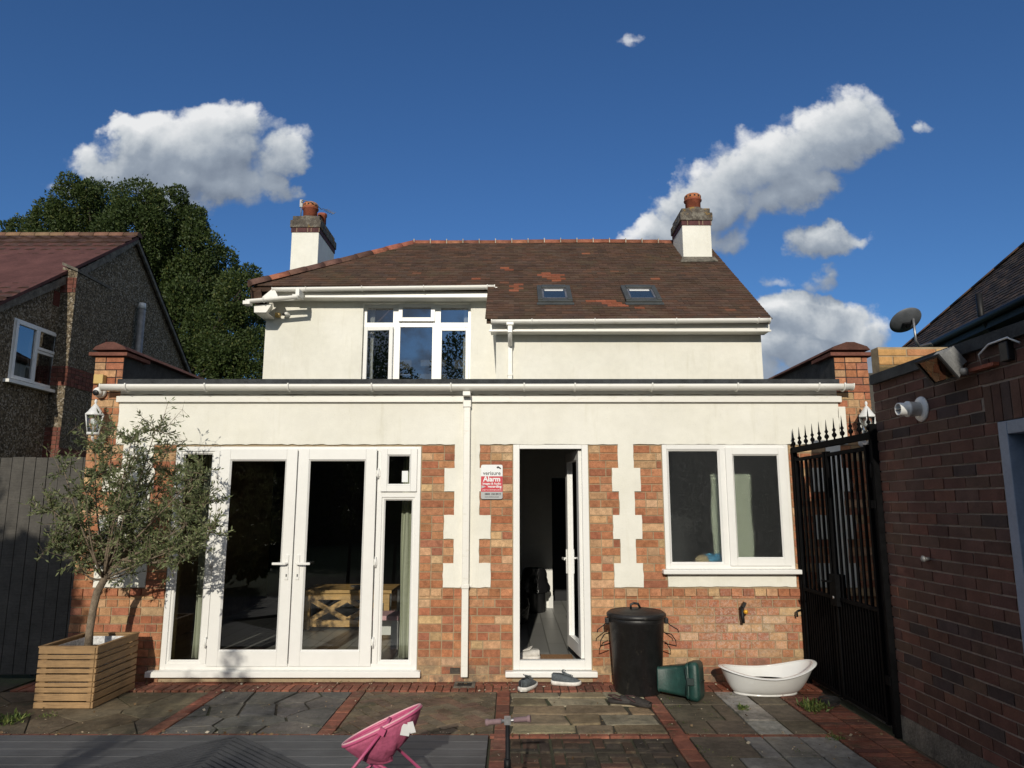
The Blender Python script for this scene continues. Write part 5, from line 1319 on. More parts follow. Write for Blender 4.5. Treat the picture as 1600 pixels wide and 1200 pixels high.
# pink folding chair
YCc = 4.30
ch = thing('folding_chair', (-.75, 4.3, 0), 'small pink folding moon chair with a slung cloth seat standing on the deck', 'chair')
rA = at(541, 1161, YCc); rB = at(655, 1107, YCc); cen = (rA + rB) / 2; ax1 = (rB - rA) / 2
ax2 = Vector((.03, .16, .0)) ; nrm = ax1.cross(ax2).normalized(); nrm = nrm if nrm.z < 0 else -nrm
def bowl(u, v):
    a = u * 2 * math.pi; ca, sa = math.cos(a), math.sin(a); k = v
    sq = lambda c: math.copysign(abs(c) ** .8, c)
    p = cen + ax1 * sq(ca) * k + ax2 * sq(sa) * k
    dep = .165 * (1 - k ** 2.2) * (1.0 - .15 * ca); p += nrm * dep + ax1 * (-.05 * (1 - k)) 
    p += nrm * .006 * math.sin(a * 9) * k * (1 - k) * 4
    return p
mb = MB(); mb.grid(lambda u, v: bowl(u, .02 + .98 * v), 48, 14, wrap=True); mb.build('seat_cloth', 'pink_cloth', ch, solid=.006)
mb = MB(); mb.tube([bowl(k / 48, 1.0) for k in range(48)], .009, 8, closed=True); mb.build('rim_tube', 'pink_metal', ch)
mb = MB(); mb.tube([bowl(k / 48, 1.0) - nrm * .010 for k in range(48)], .005, 6, closed=True); mb.build('piping', 'pink_trim', ch)
def P_(x, y, Y): return at(x, y, Y)
def leg(a, b, r_=.009): MB().tube([a, b], r_, 8).build('leg', 'pink_metal', ch)
def toground(a, b):   # continue the line a->b to the ground
    a, b = Vector(a), Vector(b); k = (a.z - .03) / (a.z - b.z); return a + (b - a) * k
a = P_(546, 1169, 4.22); leg(a, toground(a, P_(590, 1194, 4.26)))
a = P_(598, 1142, 4.14); leg(a, toground(a, P_(560, 1190, 4.12)))
a = P_(622, 1170, 4.40); leg(a, toground(a, P_(655, 1200, 4.32)))
a = P_(560, 1180, 4.44); leg(a, toground(a, P_(590, 1200, 4.40)))
a = P_(610, 1175, 4.45); leg(a, toground(a, P_(575, 1200, 4.46)))
MB().tube([P_(598, 1142, 4.14), P_(610, 1122, 4.2)], .011, 8).box(-.018, .018, -.012, .012, -.018, .018, T=Matrix.Translation(P_(597, 1143, 4.13)) @ Matrix.Rotation(R(25), 4, 'Y')).build('joint', 'pink_metal', ch)
for (x, y, w_, an) in ((634, 1140, .05, 12), (643, 1136, .035, -18)):
    p = P_(x, y, 4.19); MB().box(-w_ / 2, w_ / 2, -.001, .001, -.032, .028, T=Matrix.Translation(p) @ Matrix.Rotation(R(an), 4, 'Y') @ Matrix.Rotation(R(an), 4, 'Z')).build('care_tag', 'tag_white', ch)
# scooter
sc = thing('scooter', (-.02, 3.7, 0), 'child scooter with brownish grips standing in front of the paving', 'scooter')
hb = at(793, 1126, 3.7); h0 = at(759, 1129, 3.72); h1 = at(829, 1123, 3.68)
MB().tube([hb + Vector((0, 0, .012)), (hb.x + .003, 3.66, .14), (hb.x + .004, 3.63, .05)], [.011, .013, .013], 12).build('stem', 'black_paint', sc)
MB().tube([h0, h1], .008, 10).box(hb.x - .016, hb.x + .016, 3.684, 3.716, hb.z - .016, hb.z + .018).build('clamp', 'grey_metal', sc)
for (p, q) in ((h0, hb), (h1, hb)):
    a = Vector(p).lerp(hb, .72); MB().tube([p, p.lerp(q, .12), p.lerp(q, .14), a], [.0165, .0165, .0125, .0125], 14).build('grip', 'grip_rubber', sc)
MB().tube([(hb.x + .012, 3.67, .40), (hb.x + .03, 3.67, .395)], .006, 6).tube([(hb.x, 3.675, .44), (hb.x, 3.677, .38)], .017, 10).build('collar', 'black_paint', sc)
MB().box(hb.x - .05, hb.x + .05, 3.08, 3.58, .085, .105).build('footboard', 'black_plastic', sc, bevel=.01)
MB().tube([(hb.x, 3.58, .095), (hb.x, 3.66, .14)], .018, 8).build('neck', 'black_plastic', sc)
for yy_ in (3.64, 3.02): MB().tube([(hb.x - .012, yy_, .052), (hb.x + .012, yy_, .052)], .052, 24).build('wheel', 'black_rubber', sc)

# weeds in the joints
def tufts(name, spots, label, seed):
    r = random.Random(seed); C_, N_, V_, Ls, Ws = [], [], [], [], []
    for (x, y, rad, n, h) in spots:
        for k in range(n):
            a = r.uniform(0, 6.28); d = rad * math.sqrt(r.random()); C_.append((x + d * math.cos(a), y + d * math.sin(a), .0 + r.uniform(0, h * .4)))
            N_.append((r.gauss(0, .7), r.gauss(0, .7), r.uniform(.3, 1.2))); V_.append(r.random()); Ls.append(h * r.uniform(.4, 1)); Ws.append(h * r.uniform(.12, .3))
    o = leafcloud(name, np.array(C_), np.array(N_), np.array(Ls), np.array(Ws), np.array(V_), 'weed_leaf', None); o['kind'] = 'stuff'; o['label'] = label; o['category'] = 'weeds'; return o
W1 = atz(1272, 1108, 0); W2 = atz(1160, 1110, 0); W3 = atz(1305, 1155, 0); W4 = atz(12, 1128, 0); W5 = atz(75, 1120, 0)
tufts('weeds', [(W1.x, W1.y, .12, 160, .07), (W1.x - .05, W1.y - .08, .07, 60, .05), (W2.x, W2.y, .035, 50, .05), (W3.x, W3.y, .07, 70, .03), (W4.x, W4.y, .14, 240, .06), (W5.x, W5.y, .08, 60, .03)] +
      [(1.27 + random.uniform(-.01, .05) * 20 * random.random(), 5.5 + random.uniform(-.5, 1.1), .03, 8, .02) for _ in range(22)], 'small green weeds growing in the joints of the paving', 3)
C2_ = []
r = random.Random(5)
for k in range(90): a = k * .45; C2_.append((W1.x + .17 + .085 * math.cos(a) + r.uniform(-.012, .012), W1.y + .10 + .06 * math.sin(a) + r.uniform(-.01, .01), .008 + .0006 * k))
wc = MB().tube(C2_, .004, 5).build('cable_coil', 'black_rubber'); tag(centre(wc), 'loose coil of thin black cable on the path by the gate foot', 'cable')

# ================================================================== GARAGE on the right
GX = 2.80; GY = 5.42
ga = thing('garage', (3.6, 3.0, 0), 'dark red brick flat roofed outbuilding along the right side of the patio', 'outbuilding')
DY0, DY1, DZ = 4.06, 3.05, 2.10      # doorway along the wall
mb = MB(); mb.box(GX + .001, GX + .22, DY0, GY, -.05, 2.60); mb.box(GX + .001, GX + .22, -.6, DY1, -.05, 2.60); mb.box(GX + .001, GX + .22, DY1, DY0, DZ + .02, 2.60)
mb.box(GX + .22, 6.2, GY - .2, GY, -.05, 2.60); mb.box(6.0, 6.2, -.6, GY - .2, -.05, 2.60); mb.box(GX + .22, 6.0, -.6, -.4, -.05, 2.6)
mb.build('wall', 'dark_mortar', ga)
mb = MB(); rg = random.Random(44)
def gfr(a, d, z): return (GX + d, GY - a, z)
def gsp(z):
    if z < DZ: return [(0, GY - DY0 - .004), (GY - DY1 + .004, GY + .58)]
    if z < DZ + .23: return [(0, GY - DY0 - .11), (GY - DY1 + .11, GY + .58)]
    return [(0, GY + .58)]
brick_panel(mb, gsp, .012, 2.595, .0755, PAL_GAR, gfr, rg, mode='str', proud=.006, joint=.011)
a = GY - DY0 - .10
while a < GY - DY1 + .09:
    c = jit(rg.choice(PAL_GAR), .2); mb.box(GX - .006, GX + .05, GY - a - .067, GY - a, DZ + .022, DZ + .235, c); a += .078
mb.build('brickwork', 'garage_brick', ga)
mb = MB(); mb.box(GX - .035, 6.25, -.65, GY - .02, 2.601, 2.632); mb.box(GX - .045, GX - .012, -.65, GY - .03, 2.555, 2.61); mb.build('flat_roof', 'roof_felt', ga)
# yellow brick upstand along the far edge
mb = MB(); brick_panel(mb, lambda z: [(GX + .035, 6.2)], 2.640, 2.835, .0725, PAL_YEL, lambda a, d, z: (a, GY - .04 + d, z), random.Random(5), mode='str', proud=.006)
mb.build('upstand_brick', 'yellow_brick', ga)
MB().box(GX + .036, 6.2, GY - .0395, GY + .07, 2.633, 2.852).build('upstand', 'mortar', ga)
# blue-grey door in its frame
mb = MB(); rect_frame(mb, 0, DY0 - DY1, 0, .11, 0, DZ + .015, .075, .05, .075)
mb2 = MB(); mb2.v = [(GX - .012 + v[1], DY0 - v[0], v[2]) for v in mb.v]; mb2.f = mb.f; mb2.c = mb.c; mb2.sm = mb.sm
fo = mb2.build('door_frame', 'blue_grey_paint', ga, bevel=.004, recalc=True)
mb = MB(); mb.box(GX + .10, GX + .145, DY1 + .08, DY0 - .08, .06, .9); mb.box(GX + .10, GX + .145, DY1 + .08, DY1 + .17, .9, DZ - .07); mb.box(GX + .10, GX + .145, DY0 - .17, DY0 - .08, .9, DZ - .07); mb.box(GX + .10, GX + .145, DY1 + .17, DY0 - .17, DZ - .16, DZ - .07)
mb.build('door', 'blue_grey_paint', ga, bevel=.004)
MB().box(GX + .118, GX + .124, DY1 + .17, DY0 - .17, .9, DZ - .16).build('pane', 'clear_glass', ga)
mb = MB(); mb.box(GX - .01, GX + .001, 4.2, GY, -.01, .16); mb.build('plinth', 'concrete_soot', ga)
# flue on the wall
fl = thing('flue_vent', (GX, 4.80, 2.30), 'white boiler flue with a round collar sticking out of the dark brick wall', 'flue')
T = mtx((GX - .008, 4.80, 2.29), (0, 1, 0), (-1, 0, .0))
mb = MB(); mb.lathe([(.088, 0), (.085, .008), (.07, .016), (.052, .02)], (0, 0, 0), 32, T=T); mb.build('collar', 'white_plastic', fl)
MB().lathe([(.050, .015), (.050, .085), (.054, .087), (.054, .10), (.043, .102), (.043, .16), (.036, .16), (.036, .03)], (0, 0, 0), 32, T=T).build('pipe', 'white_plastic', fl)
MB().box(-.036, .036, -.002, .002, .08, .16, T=T).build('baffle', 'grey_metal', fl)
vl = thing('wall_valve', (GX, 4.88, 1.29), 'small metal valve on the dark brick wall beside the gate', 'valve')
MB().tube([(GX, 4.88, 1.29), (GX - .05, 4.88, 1.29)], .012, 10).lathe([(.02, 0), (.022, .012), (.01, .02)], (0, 0, 0), 12, T=mtx((GX - .04, 4.88, 1.29), (0, 1, 0), (-1, 0, 0))).build('body', 'dull_metal', vl)
# floodlight
fp = thing('floodlight', (GX - .15, 4.35, 2.5), 'old grey metal floodlight on a rusty arm above the dark brick wall', 'floodlight')
T = mtx((GX - .15, 4.32, 2.487), (.06, -1, .02), (-.76, -.12, -.60))   # x along the long side, z towards what it lights
mb = MB(); mb.xf = T
def fsec(z, w_, h_): return [(-w_, -h_, z), (w_, -h_, z), (w_, h_, z), (-w_, h_, z)]
loft(mb, [fsec(-.10, .05, .035), fsec(-.06, .085, .065), fsec(0, .105, .085), fsec(.022, .112, .092)], sm=False)
for k in range(7): mb.box(-.078 + k * .024, -.070 + k * .024, -.062, .062, -.115, -.03)
mb.build('housing', 'dull_metal', fp, recalc=False)
mb = MB(); mb.xf = T; rect_frame(mb, -.115, .115, -.095, .095, 0, 0.001, .02) if False else None
for (a, b, c, d) in ((-.115, .115, -.095, -.078), (-.115, .115, .078, .095), (-.115, -.098, -.078, .078), (.098, .115, -.078, .078)): mb.box(a, b, c, d, .0225, .034)
mb.build('bezel', 'black_paint', fp)
mb = MB(); mb.xf = T; mb.box(-.0975, .0975, -.0775, .0775, .0225, .027); mb.build('glass', 'clear_glass', fp)
mb = MB(); mb.xf = T; mb.box(-.0975, .0975, -.0775, .0775, .02205, .0224); mb.build('reflector', 'pale_liner', fp)
MB().box(GX - .045, GX - .008, 3.99, 4.21, 2.435, 2.455).build('arm', 'terracotta', fp)
MB().lathe([(.02, -.02), (.024, 0), (.02, .02)], (GX - .07, 4.215, 2.44), 12).build('knuckle', 'dull_metal', fp)
cb = MB().tube([(GX - .02, 4.12, 2.47), (GX - .045, 4.10, 2.52), (GX - .05, 4.0, 2.56), (GX - .045, 3.85, 2.565), (GX - .03, 3.78, 2.52)], .006, 8).build('cable', 'lamp_white'); tag(centre(cb), 'pale cable looping along the roof edge right of the floodlight', 'cable')
MB().box(GX - .045, GX - .002, 3.86, 3.93, 2.44, 2.55).build('junction_box', 'black_plastic', fp, bevel=.006)
# cane rail and black pot at the lower right
gr = MB().tube([(2.60, 3.62, .0), (2.60, 3.62, .60), (2.61, 3.60, .64), (2.64, 3.57, .655), (2.78, 3.50, .655), (2.81, 3.49, .62), (2.81, 3.49, .0)], .013, 10).build('grab_rail', 'grey_metal'); tag(centre(gr), 'grey metal rail bent over at the top beside the blue grey doorway', 'rail')
pt = thing('plant_pot', (2.52, 3.66, 0), 'dark round tub whose rim shows at the lower right beside the metal rail', 'pot')
q = atz(1600, 1190, .34)
MB().lathe([(.15, 0), (.16, .02), (.20, .32), (.215, .325), (.218, .345), (.20, .35), (.19, .33), (.15, .04), (.001, .03)], (2.48, 3.56, 0), 40).build('body', 'dark_green', pt)
MB().lathe([(.001, .22), (.175, .22)], (2.48, 3.56, 0), 32).build('contents', 'soil', pt)

# ================================================================== GATE
gt = thing('metal_gate', (2.78, 6.25, 0), 'tall black metal gate with spear tops between the house and the brick outbuilding', 'gate')
gx = 2.78; ya, yb_ = 7.0, 5.50
def gbar(name, x0, x1, y0, y1, z0, z1): return MB().box(x0, x1, y0, y1, z0, z1).build(name, 'gate_black', gt)
gbar('top_rail', gx - .025, gx + .025, yb_ - .02, ya + .03, 2.15, 2.20)
gbar('post', gx - .022, gx + .022, ya - .01, ya + .035, 0, 2.1495); gbar('post', gx - .0, gx + .06, yb_ - .05, yb_ + .035, 0, 2.1495)
gbar('post', gx - .03, gx + .06, 5.425, 5.449, 0, 2.26)
gbar('end_cap', gx - .03, gx + .035, yb_ - .07, yb_ - .021, 2.145, 2.205)
ym = 6.30
for (p, q_) in ((ya - .03, ym + .015), (ym - .015, yb_ + .055)):
    gbar('stile', gx - .018, gx + .018, p - .03, p, .05, 2.11); gbar('stile', gx - .018, gx + .018, q_, q_ + .03, .05, 2.11)
    for z_ in (2.08, .86, .075): gbar('rail', gx - .015, gx + .015, q_ + .031, p - .031, z_ - .015, z_ + .015)
    n = max(2, round((p - q_ - .06) / .098)); 
    for k in range(1, n):
        y = p - .03 - (p - q_ - .06) * k / n; mb = MB()
        mb.box(gx - .010, gx + .010, y - .010, y + .010, .876, 2.064); mb.build('bar', 'gate_black', gt)
    n2 = 2 * n
    for k in range(1, n2):
        y = p - .03 - (p - q_ - .06) * k / n2; MB().box(gx - .010, gx + .010, y - .010, y + .010, .091, .844).build('bar', 'gate_black', gt)
MB().box(gx + .012, gx + .015, yb_ + .09, ya - .04, .092, .845).build('dark_backing', 'gate_black', gt)  # black sheet added behind the lower bars to darken the gaps
MB().box(gx - .045, gx + .045, 6.20, 6.32, .80, 1.06).tube([(gx - .05, 6.26, 1.0), (gx - .085, 6.26, 1.0), (gx - .09, 6.36, 1.0)], .009, 8).build('lock_box', 'gate_black', gt, bevel=.006)
MB().lathe([(.012, 0), (.012, .006), (.001, .007)], (0, 0, 0), 12, T=mtx((gx - .046, 6.25, .87), (0, 1, 0), (-1, 0, 0))).build('lock_cylinder', 'grey_metal', gt)
for k in range(11):
    y = ya + .01 - k * (ya - yb_ + .0) / 10
    mb = MB().lathe([(.008, 0), (.008, .018), (.019, .03), (.021, .045), (.009, .062), (.009, .07), (.017, .082), (.008, .10), (.001, .19)], (gx, y, 2.20), 10); mb.build('spear_top', 'gate_black', gt)
MB().tube([(gx + .01, 5.46, 2.0), (gx - .03, 5.47, 1.95), (gx - .04, 5.46, 1.85)], .008, 6).box(gx - .04, gx + .06, 5.44, 5.50, 1.62, 1.68).box(gx - .04, gx + .06, 5.44, 5.50, .35, .41).build('hinge', 'gate_black', gt)

# ground of the side passage
MB().box(2.86, 4.6, 5.42, 7.05, -.02, .002).build('side_path', 'concrete_soot', kind='structure')
MB().box(-9.5, -4.56, 1.0, 7.2, -.02, .001).build('side_path', 'joint_dirt', kind='structure')

# ================================================================== FENCES
def board_fence(x0, x1, y, h, label, m='fence_board', w_=.12):
    t = thing('board_fence', ((x0 + x1) / 2, y, 0), label, 'fence')
    mb = MB(); x = x0; r = random.Random(int(x0 * 10))
    while x < x1: mb.box(x, min(x + w_ - .006, x1), y + r.uniform(-.003, .003), y + .02, .03, h + r.uniform(-.004, .004)); x += w_
    mb.build('boards', m, t, bevel=.002)
    for z_ in (.4, h - .4): MB().box(x0, x1, y + .0205, y + .06, z_, z_ + .07).build('rail', m, t)
    x = x0
    while x < x1 + .1: MB().box(x - .04, x + .04, y + .061, y + .14, 0, h + .02).build('post', 'concrete_soot', t); x += 1.83
    return t
board_fence(-8.3, -4.24, 7.22, 2.12, 'weathered grey board fence left of the house below the pebbledashed gable')
board_fence(3.66, 8.0, 7.30, 3.0, 'tall dark boards added in place of the dark wall behind the gate')  # boards added in place of the dark wall, tall to close the sky gap

# ================================================================== NEIGHBOUR ON THE LEFT
nl = thing('neighbour_house', (-13, 14.3, 0), 'dark pebbledashed house on the left with a maroon tiled roof', 'house')
NX = -8.0
gab = [(NX, 10.45, 0), (NX, 18.2, 0), (NX, 18.1, 4.10), (NX, 14.3, 7.16), (NX, 12.4, 5.85), (NX, 10.45, 4.60)]
# gable wall with its window hole: strips
WY0, WY1, WZ0, WZ1 = 11.08, 12.20, 3.60, 4.62
def gtop(y):
    for (a, b) in zip(gab[2:], gab[3:]):
        if b[1] <= y <= a[1]: return a[2] + (b[2] - a[2]) * (a[1] - y) / (a[1] - b[1])
    return 4.6
mb = MB()
def strip(y0, y1, z0, z1=None):
    ys = [y0] + [y for y in (12.4, 14.3) if y0 < y < y1] + [y1]
    top = [(NX, y, gtop(y) if z1 is None else z1) for y in ys]
    mb.prism([(NX, y0, z0), (NX, y1, z0)] + top[::-1], (-.25, 0, 0))
strip(10.45, WY0, 0); strip(WY1, 18.1, 0); strip(WY0, WY1, WZ1); strip(WY0, WY1, 0, WZ0)
mb.box(-20, NX - .251, 10.45, 10.7, 0, 4.5); mb.build('wall', 'pebbledash', nl, recalc=True)
mb = MB(); mb.box(NX - 1.6, NX - 1.5, 10.8, 13.5, 3.2, 5.0); mb.build('room_wall', 'plaster_shaded', nl)
# chimney breast running up the gable
cbk = MB(); cbk.prism([(NX, 12.12, 0), (NX + .27, 12.12, 0), (NX + .27, 12.12, 5.72), (NX, 12.12, 5.82)], (0, 1.05, 0)); cb_ = cbk.build('chimney_breast', 'pebbledash', nl, recalc=True)
mb = MB()
brick_panel(mb, lambda z: [(NX + .002, NX + .272)], 5.35, 5.62, .076, PAL_RED, lambda a, d, z: (a, 12.12 + d, z), random.Random(1), mode='hd', proud=.012)
brick_panel(mb, lambda z: [(NX + .002, NX + .272)], 0.0, 2.95, .076, PAL_RED, lambda a, d, z: (a, 12.12 + d, z), random.Random(2), mode='hd', proud=.012)
brick_panel(mb, lambda z: [(NX + .002, NX + .272)], 3.68, 4.02, .076, PAL_RED, lambda a, d, z: (a, 12.12 + d, z), random.Random(3), mode='hd', proud=.012)
brick_panel(mb, lambda z: [(0, 1.05)], 3.68, 4.02, .076, PAL_RED, lambda a, d, z: (NX + .27 - d, 12.12 + a, z), random.Random(4), mode='hd', proud=.010)
brick_panel(mb, lambda z: [(0, 1.05)], 0, 2.6, .076, PAL_RED, lambda a, d, z: (NX + .27 - d, 12.12 + a, z), random.Random(4), mode='hd', proud=.010)
for (y, z) in ((11.95, 5.08), (13.4, 4.6)): mb.box(NX, NX + .008, y, y + .26, z, z + .26, (.12, .04, .03))
mb.build('brick_trim', 'facing_brick', nl)
mb = MB(); mb.prism([(NX + .29, 12.09, 5.725), (NX + .29, 13.18, 5.725), (NX, 13.18, 5.85), (NX, 12.09, 5.85)], (0, 0, .05)); mb.build('breast_cap', 'concrete_soot', nl)
# window
def xframe(name, y0, y1, z0, z1, w_, x0, x1, par, m='white_plastic'):
    m_ = MB(); m_.box(x0, x1, y0, y0 + w_, z0, z1); m_.box(x0, x1, y1 - w_, y1, z0, z1); m_.box(x0, x1 - .0005, y0 + w_, y1 - w_, z0, z0 + w_); m_.box(x0, x1 - .0005, y0 + w_, y1 - w_, z1 - w_, z1)
    return m_.build(name, m, par, bevel=.004)
def xpane(y0, y1, z0, z1, x, par): m_ = MB(); m_.poly([(x, y0, z0), (x, y1, z0), (x, y1, z1), (x, y0, z1)]); return m_.build('pane', 'upper_glass', par)
nw = xframe('window', WY0, WY1, WZ0, WZ1, .05, NX - .08, NX - .005, nl)
xframe('left_sash', WY0 + .03, 11.66, WZ0 + .03, WZ1 - .03, .06, NX - .03, NX + .03, nw); xpane(WY0 + .09, 11.6, WZ0 + .09, WZ1 - .09, NX, nw)
xframe('top_sash', 11.66, WY1 - .03, 4.22, WZ1 - .03, .05, NX - .03, NX + .02, nw); xpane(11.71, WY1 - .08, 4.27, WZ1 - .08, NX - .005, nw)
xframe('right_sash', 11.66, WY1 - .03, WZ0 + .03, 4.215, .045, NX - .04, NX + .008, nw); xpane(11.7, WY1 - .07, WZ0 + .08, 4.17, NX - .01, nw)
MB().box(NX - .05, NX + .10, WY0 - .10, WY1 + .06, WZ0 - .05, WZ0).build('sill', 'white_plastic', nw)
tag(curtain(NX - .55, NX - .25, 11.9, 3.55, 4.6, 3, .03, 'curtain_white'), 'pale curtain inside the window of the pebbledashed gable', 'curtain')
# roof: interlocking tiles as ribbed strips
mb = MB(); r = random.Random(9)
Rz, Ry, Ez, Ey = 7.24, 14.3, 4.50, 10.25
Ls = math.hypot(Ry - Ey, Rz - Ez); rows = 17; xs = [NX + .10 - k * .075 for k in range(175)]
sy_, sz_ = (Ry - Ey) / Ls, (Rz - Ez) / Ls
def np_(x, s, off): 
    sag = -.10 * math.sin(math.pi * min(1, s / Ls))
    return (x, Ey + sy_ * s - sz_ * (off + sag), Ez + sz_ * s + sy_ * (off + sag))
for j in range(rows):
    s0 = j * Ls / rows; s1 = s0 + Ls / rows + .04
    lo_ = [mb.vert(np_(x, s0 - .01, .065 + (.022 if k % 4 in (1, 2) else 0))) for k, x in enumerate(xs)]
    up_ = [mb.vert(np_(x, s1, .012 + (.022 if k % 4 in (1, 2) else 0))) for k, x in enumerate(xs)]
    lb_ = [mb.vert(np_(x, s0 - .01, .01 + (.022 if k % 4 in (1, 2) else 0))) for k, x in enumerate(xs)]
    for k in range(len(xs) - 1):
        if k % 4 == 0: c = jit((.078, .045, .037), .25)
        mb.face((lo_[k + 1], lo_[k], up_[k], up_[k + 1]), c); mb.face((lb_[k], lo_[k], lo_[k + 1], lb_[k + 1]), c)
mb.prism([np_(NX + .10, 0, 0), np_(-21, 0, 0), np_(-21, Ls, 0), np_(NX + .10, Ls, 0)], (0, 0, -.06), (.1, .045, .04))
mb.prism([(NX + .1, Ry, Rz), (-21, Ry, Rz), (-21, 18.35, 3.98), (NX + .1, 18.35, 3.98)], (0, 0, -.06), (.1, .045, .04))
mb.build('roof', 'neighbour_tile', nl)
mb = MB(); x = NX + .12
while x > -20: halfround((x, Ry, Rz - .02 + r.uniform(-.004, .004)), (x - .30, Ry, Rz - .02), .11, jit(r.choice([(.19, .10, .07), (.14, .08, .055), (.24, .15, .09)]), .2)); x -= .31
mb.build('ridge_tiles', 'roof_tile', nl)
mb = MB(); 
for k in range(8):
    s0, s1 = Ls * k / 8, Ls * (k + 1) / 8; a, b = Vector(np_(NX + .09, s0, .01)), Vector(np_(NX + .09, s1, .01)); mb.prism([a, b, b + Vector((0, .02, -.14)), a + Vector((0, .02, -.14))], (-.05, 0, 0))
a, b = Vector((NX + .1, Ry, Rz)), Vector((NX + .1, 18.35, 3.98)); mb.prism([a, b, b + Vector((0, 0, -.15)), a + Vector((0, 0, -.15))], (-.05, 0, 0))
mb.build('verge', 'concrete_soot', nl)
vp0 = at(231, 556, 14.6); vp1 = at(239, 474, 14.6)
vp = MB().tube([(NX + .14, 14.6, vp0.z - 1.6), (NX + .14, 14.6, vp1.z - .12)], .075, 14).build('vent_pipe', 'dull_metal', nl)
MB().tube([(NX + .14, 14.6, vp1.z - .12), (NX + .14, 14.6, vp1.z)], [.08, .07], 14).build('pipe_top', 'lamp_white', vp)

# ================================================================== NEIGHBOUR ON THE RIGHT
nr = thing('neighbour_house', (9.5, 11, 0), 'house on the right with a long dark tiled roof and black gutter', 'house')
E1 = at(1600, 467, 11.0); C_ = at(1376, 578, 17.0); E1.z = C_.z = 4.9
Tp = at(1600, 385, 13.0)
ed = (E1 - C_).normalized(); nv = ed.cross(Tp - C_).normalized(); nv = nv if nv.z > 0 else -nv
upv = nv.cross(ed).normalized(); upv = upv if upv.z > 0 else -upv
def rr2(a, s, o=0): return C_ + ed * a + upv * s + nv * o
hv = Tp - C_; ka = hv.dot(ed) / hv.dot(upv)     # hip line: a = ka * s
mb = MB(); r = random.Random(14); s = 0; row = 0
while s < 3.6:
    a = ka * s + (row % 2) * .085
    while a < 13.0:
        c = jit(r.choice([(.06, .045, .038), (.05, .04, .036), (.075, .055, .045), (.045, .036, .034), (.09, .06, .045)]), .25)
        lift = r.uniform(0, .006); dz = r.uniform(-.008, .008)
        lo4 = [rr2(a, s - .01 + dz, 0), rr2(a + .165, s - .01 + dz, 0), rr2(a + .165, s + .19, 0), rr2(a, s + .19, 0)]
        hi4 = [rr2(a, s - .01 + dz, .022 + lift), rr2(a + .165, s - .01 + dz, .022 + lift), rr2(a + .165, s + .19, .004), rr2(a, s + .19, .004)]
        A = [mb.vert(p) for p in lo4]; B = [mb.vert(p) for p in hi4]
        mb.face(B, c); mb.face((A[0], A[1], B[1], B[0]), c); mb.face((A[1], A[2], B[2], B[1]), c); mb.face((A[3], A[0], B[0], B[3]), c); a += .17
    s += .105; row += 1
mb.prism([rr2(0, 0, -.02), rr2(13, 0, -.02), rr2(13, 3.65, -.02), rr2(ka * 3.65, 3.65, -.02)], -nv * .08, (.05, .04, .035))
mb.build('roof', 'neighbour_tile', nr)
mb = MB(); q = 0
while q < 3.7: halfround(rr2(ka * q, q, .0), rr2(ka * (q + .29), q + .29, .0), .07, jit((.11, .065, .045), .3)); q += .3
mb.build('hip_tiles', 'roof_tile', nr)
mb = MB(); side = Vector((ed.y, -ed.x, 0)) if ed.y * 1 < 0 else Vector((-ed.y, ed.x, 0)); side = side if side.x > 0 else -side
W0 = C_ + side * .35 + Vector((0, 0, 0)); W1_ = E1 + ed * 6 + side * .35
mb.prism([(W0.x, W0.y, 0), (W1_.x, W1_.y, 0), (W1_.x, W1_.y, 4.88), (W0.x, W0.y, 4.88)], side * .25); mb.prism([(W0.x, W0.y, 0), (W0.x, W0.y, 4.88), (W0.x + 6, W0.y, 4.88), (W0.x + 6, W0.y, 0)], (0, .25, 0))
mb.build('wall', 'cream_wall', nr, recalc=True)
g0, g1_ = C_ - side * .06 + Vector((0, 0, -.03)), E1 + ed * 6 - side * .06 + Vector((0, 0, -.03))
MB().tube([g0, g1_], .065, 10).build('gutter', 'black_paint', nr)
MB().prism([C_ + Vector((0, 0, -.03)), E1 + ed * 6 + Vector((0, 0, -.03)), E1 + ed * 6 + Vector((0, 0, -.20)), C_ + Vector((0, 0, -.20))], side * .34).build('eaves_board', 'black_paint', nr, recalc=True)
pv = at(1538, 500, 12.2); MB().tube([(pv.x - .05, 12.2, 5.35), (pv.x - .05, 12.2, 4.95), (pv.x + .05, 12.2, 4.75), (pv.x + .28, 12.2, 4.5), (pv.x + .30, 12.2, 0)], .055, 10).build('downpipe', 'black_paint', nr)
wy = 11.35; wp = at(1590, 520, 11.3)
def onwall(px, py):   # point on the neighbour's wall plane
    u = (px - 800) / F; v = (600 - py) / F; d = Vector((u, CT - v * ST, ST + v * CT)); o_ = Vector((0, 0, CZ)); k = (W0 - o_).dot(side) / d.dot(side); return o_ + d * k
pa, pb_ = onwall(1577, 500), onwall(1640, 500); za, zb = onwall(1580, 532).z, onwall(1580, 494).z
t1 = (pb_ - pa).normalized(); t1.z = 0
def wq(a, z, o): p = pa + t1 * a - side * o; return Vector((p.x, p.y, z))
mb = MB(); Lw = (pb_ - pa).length
for (a, b, c, d) in ((0, .07, za, zb), (Lw - .07, Lw, za, zb), (.07, Lw - .07, za, za + .07), (.07, Lw - .07, zb - .07, zb), (Lw / 2 - .03, Lw / 2 + .03, za + .07, zb - .07)): mb.prism([wq(a, c, .0), wq(b, c, .0), wq(b, d, .0), wq(a, d, .0)], -side * .05)
wn = mb.build('window', 'blue_grey_paint', nr, recalc=True); m_ = MB(); m_.poly([wq(.07, za + .07, .015), wq(Lw - .07, za + .07, .015), wq(Lw - .07, zb - .07, .015), wq(.07, zb - .07, .015)]); m_.build('pane', 'skylight_glass', wn)
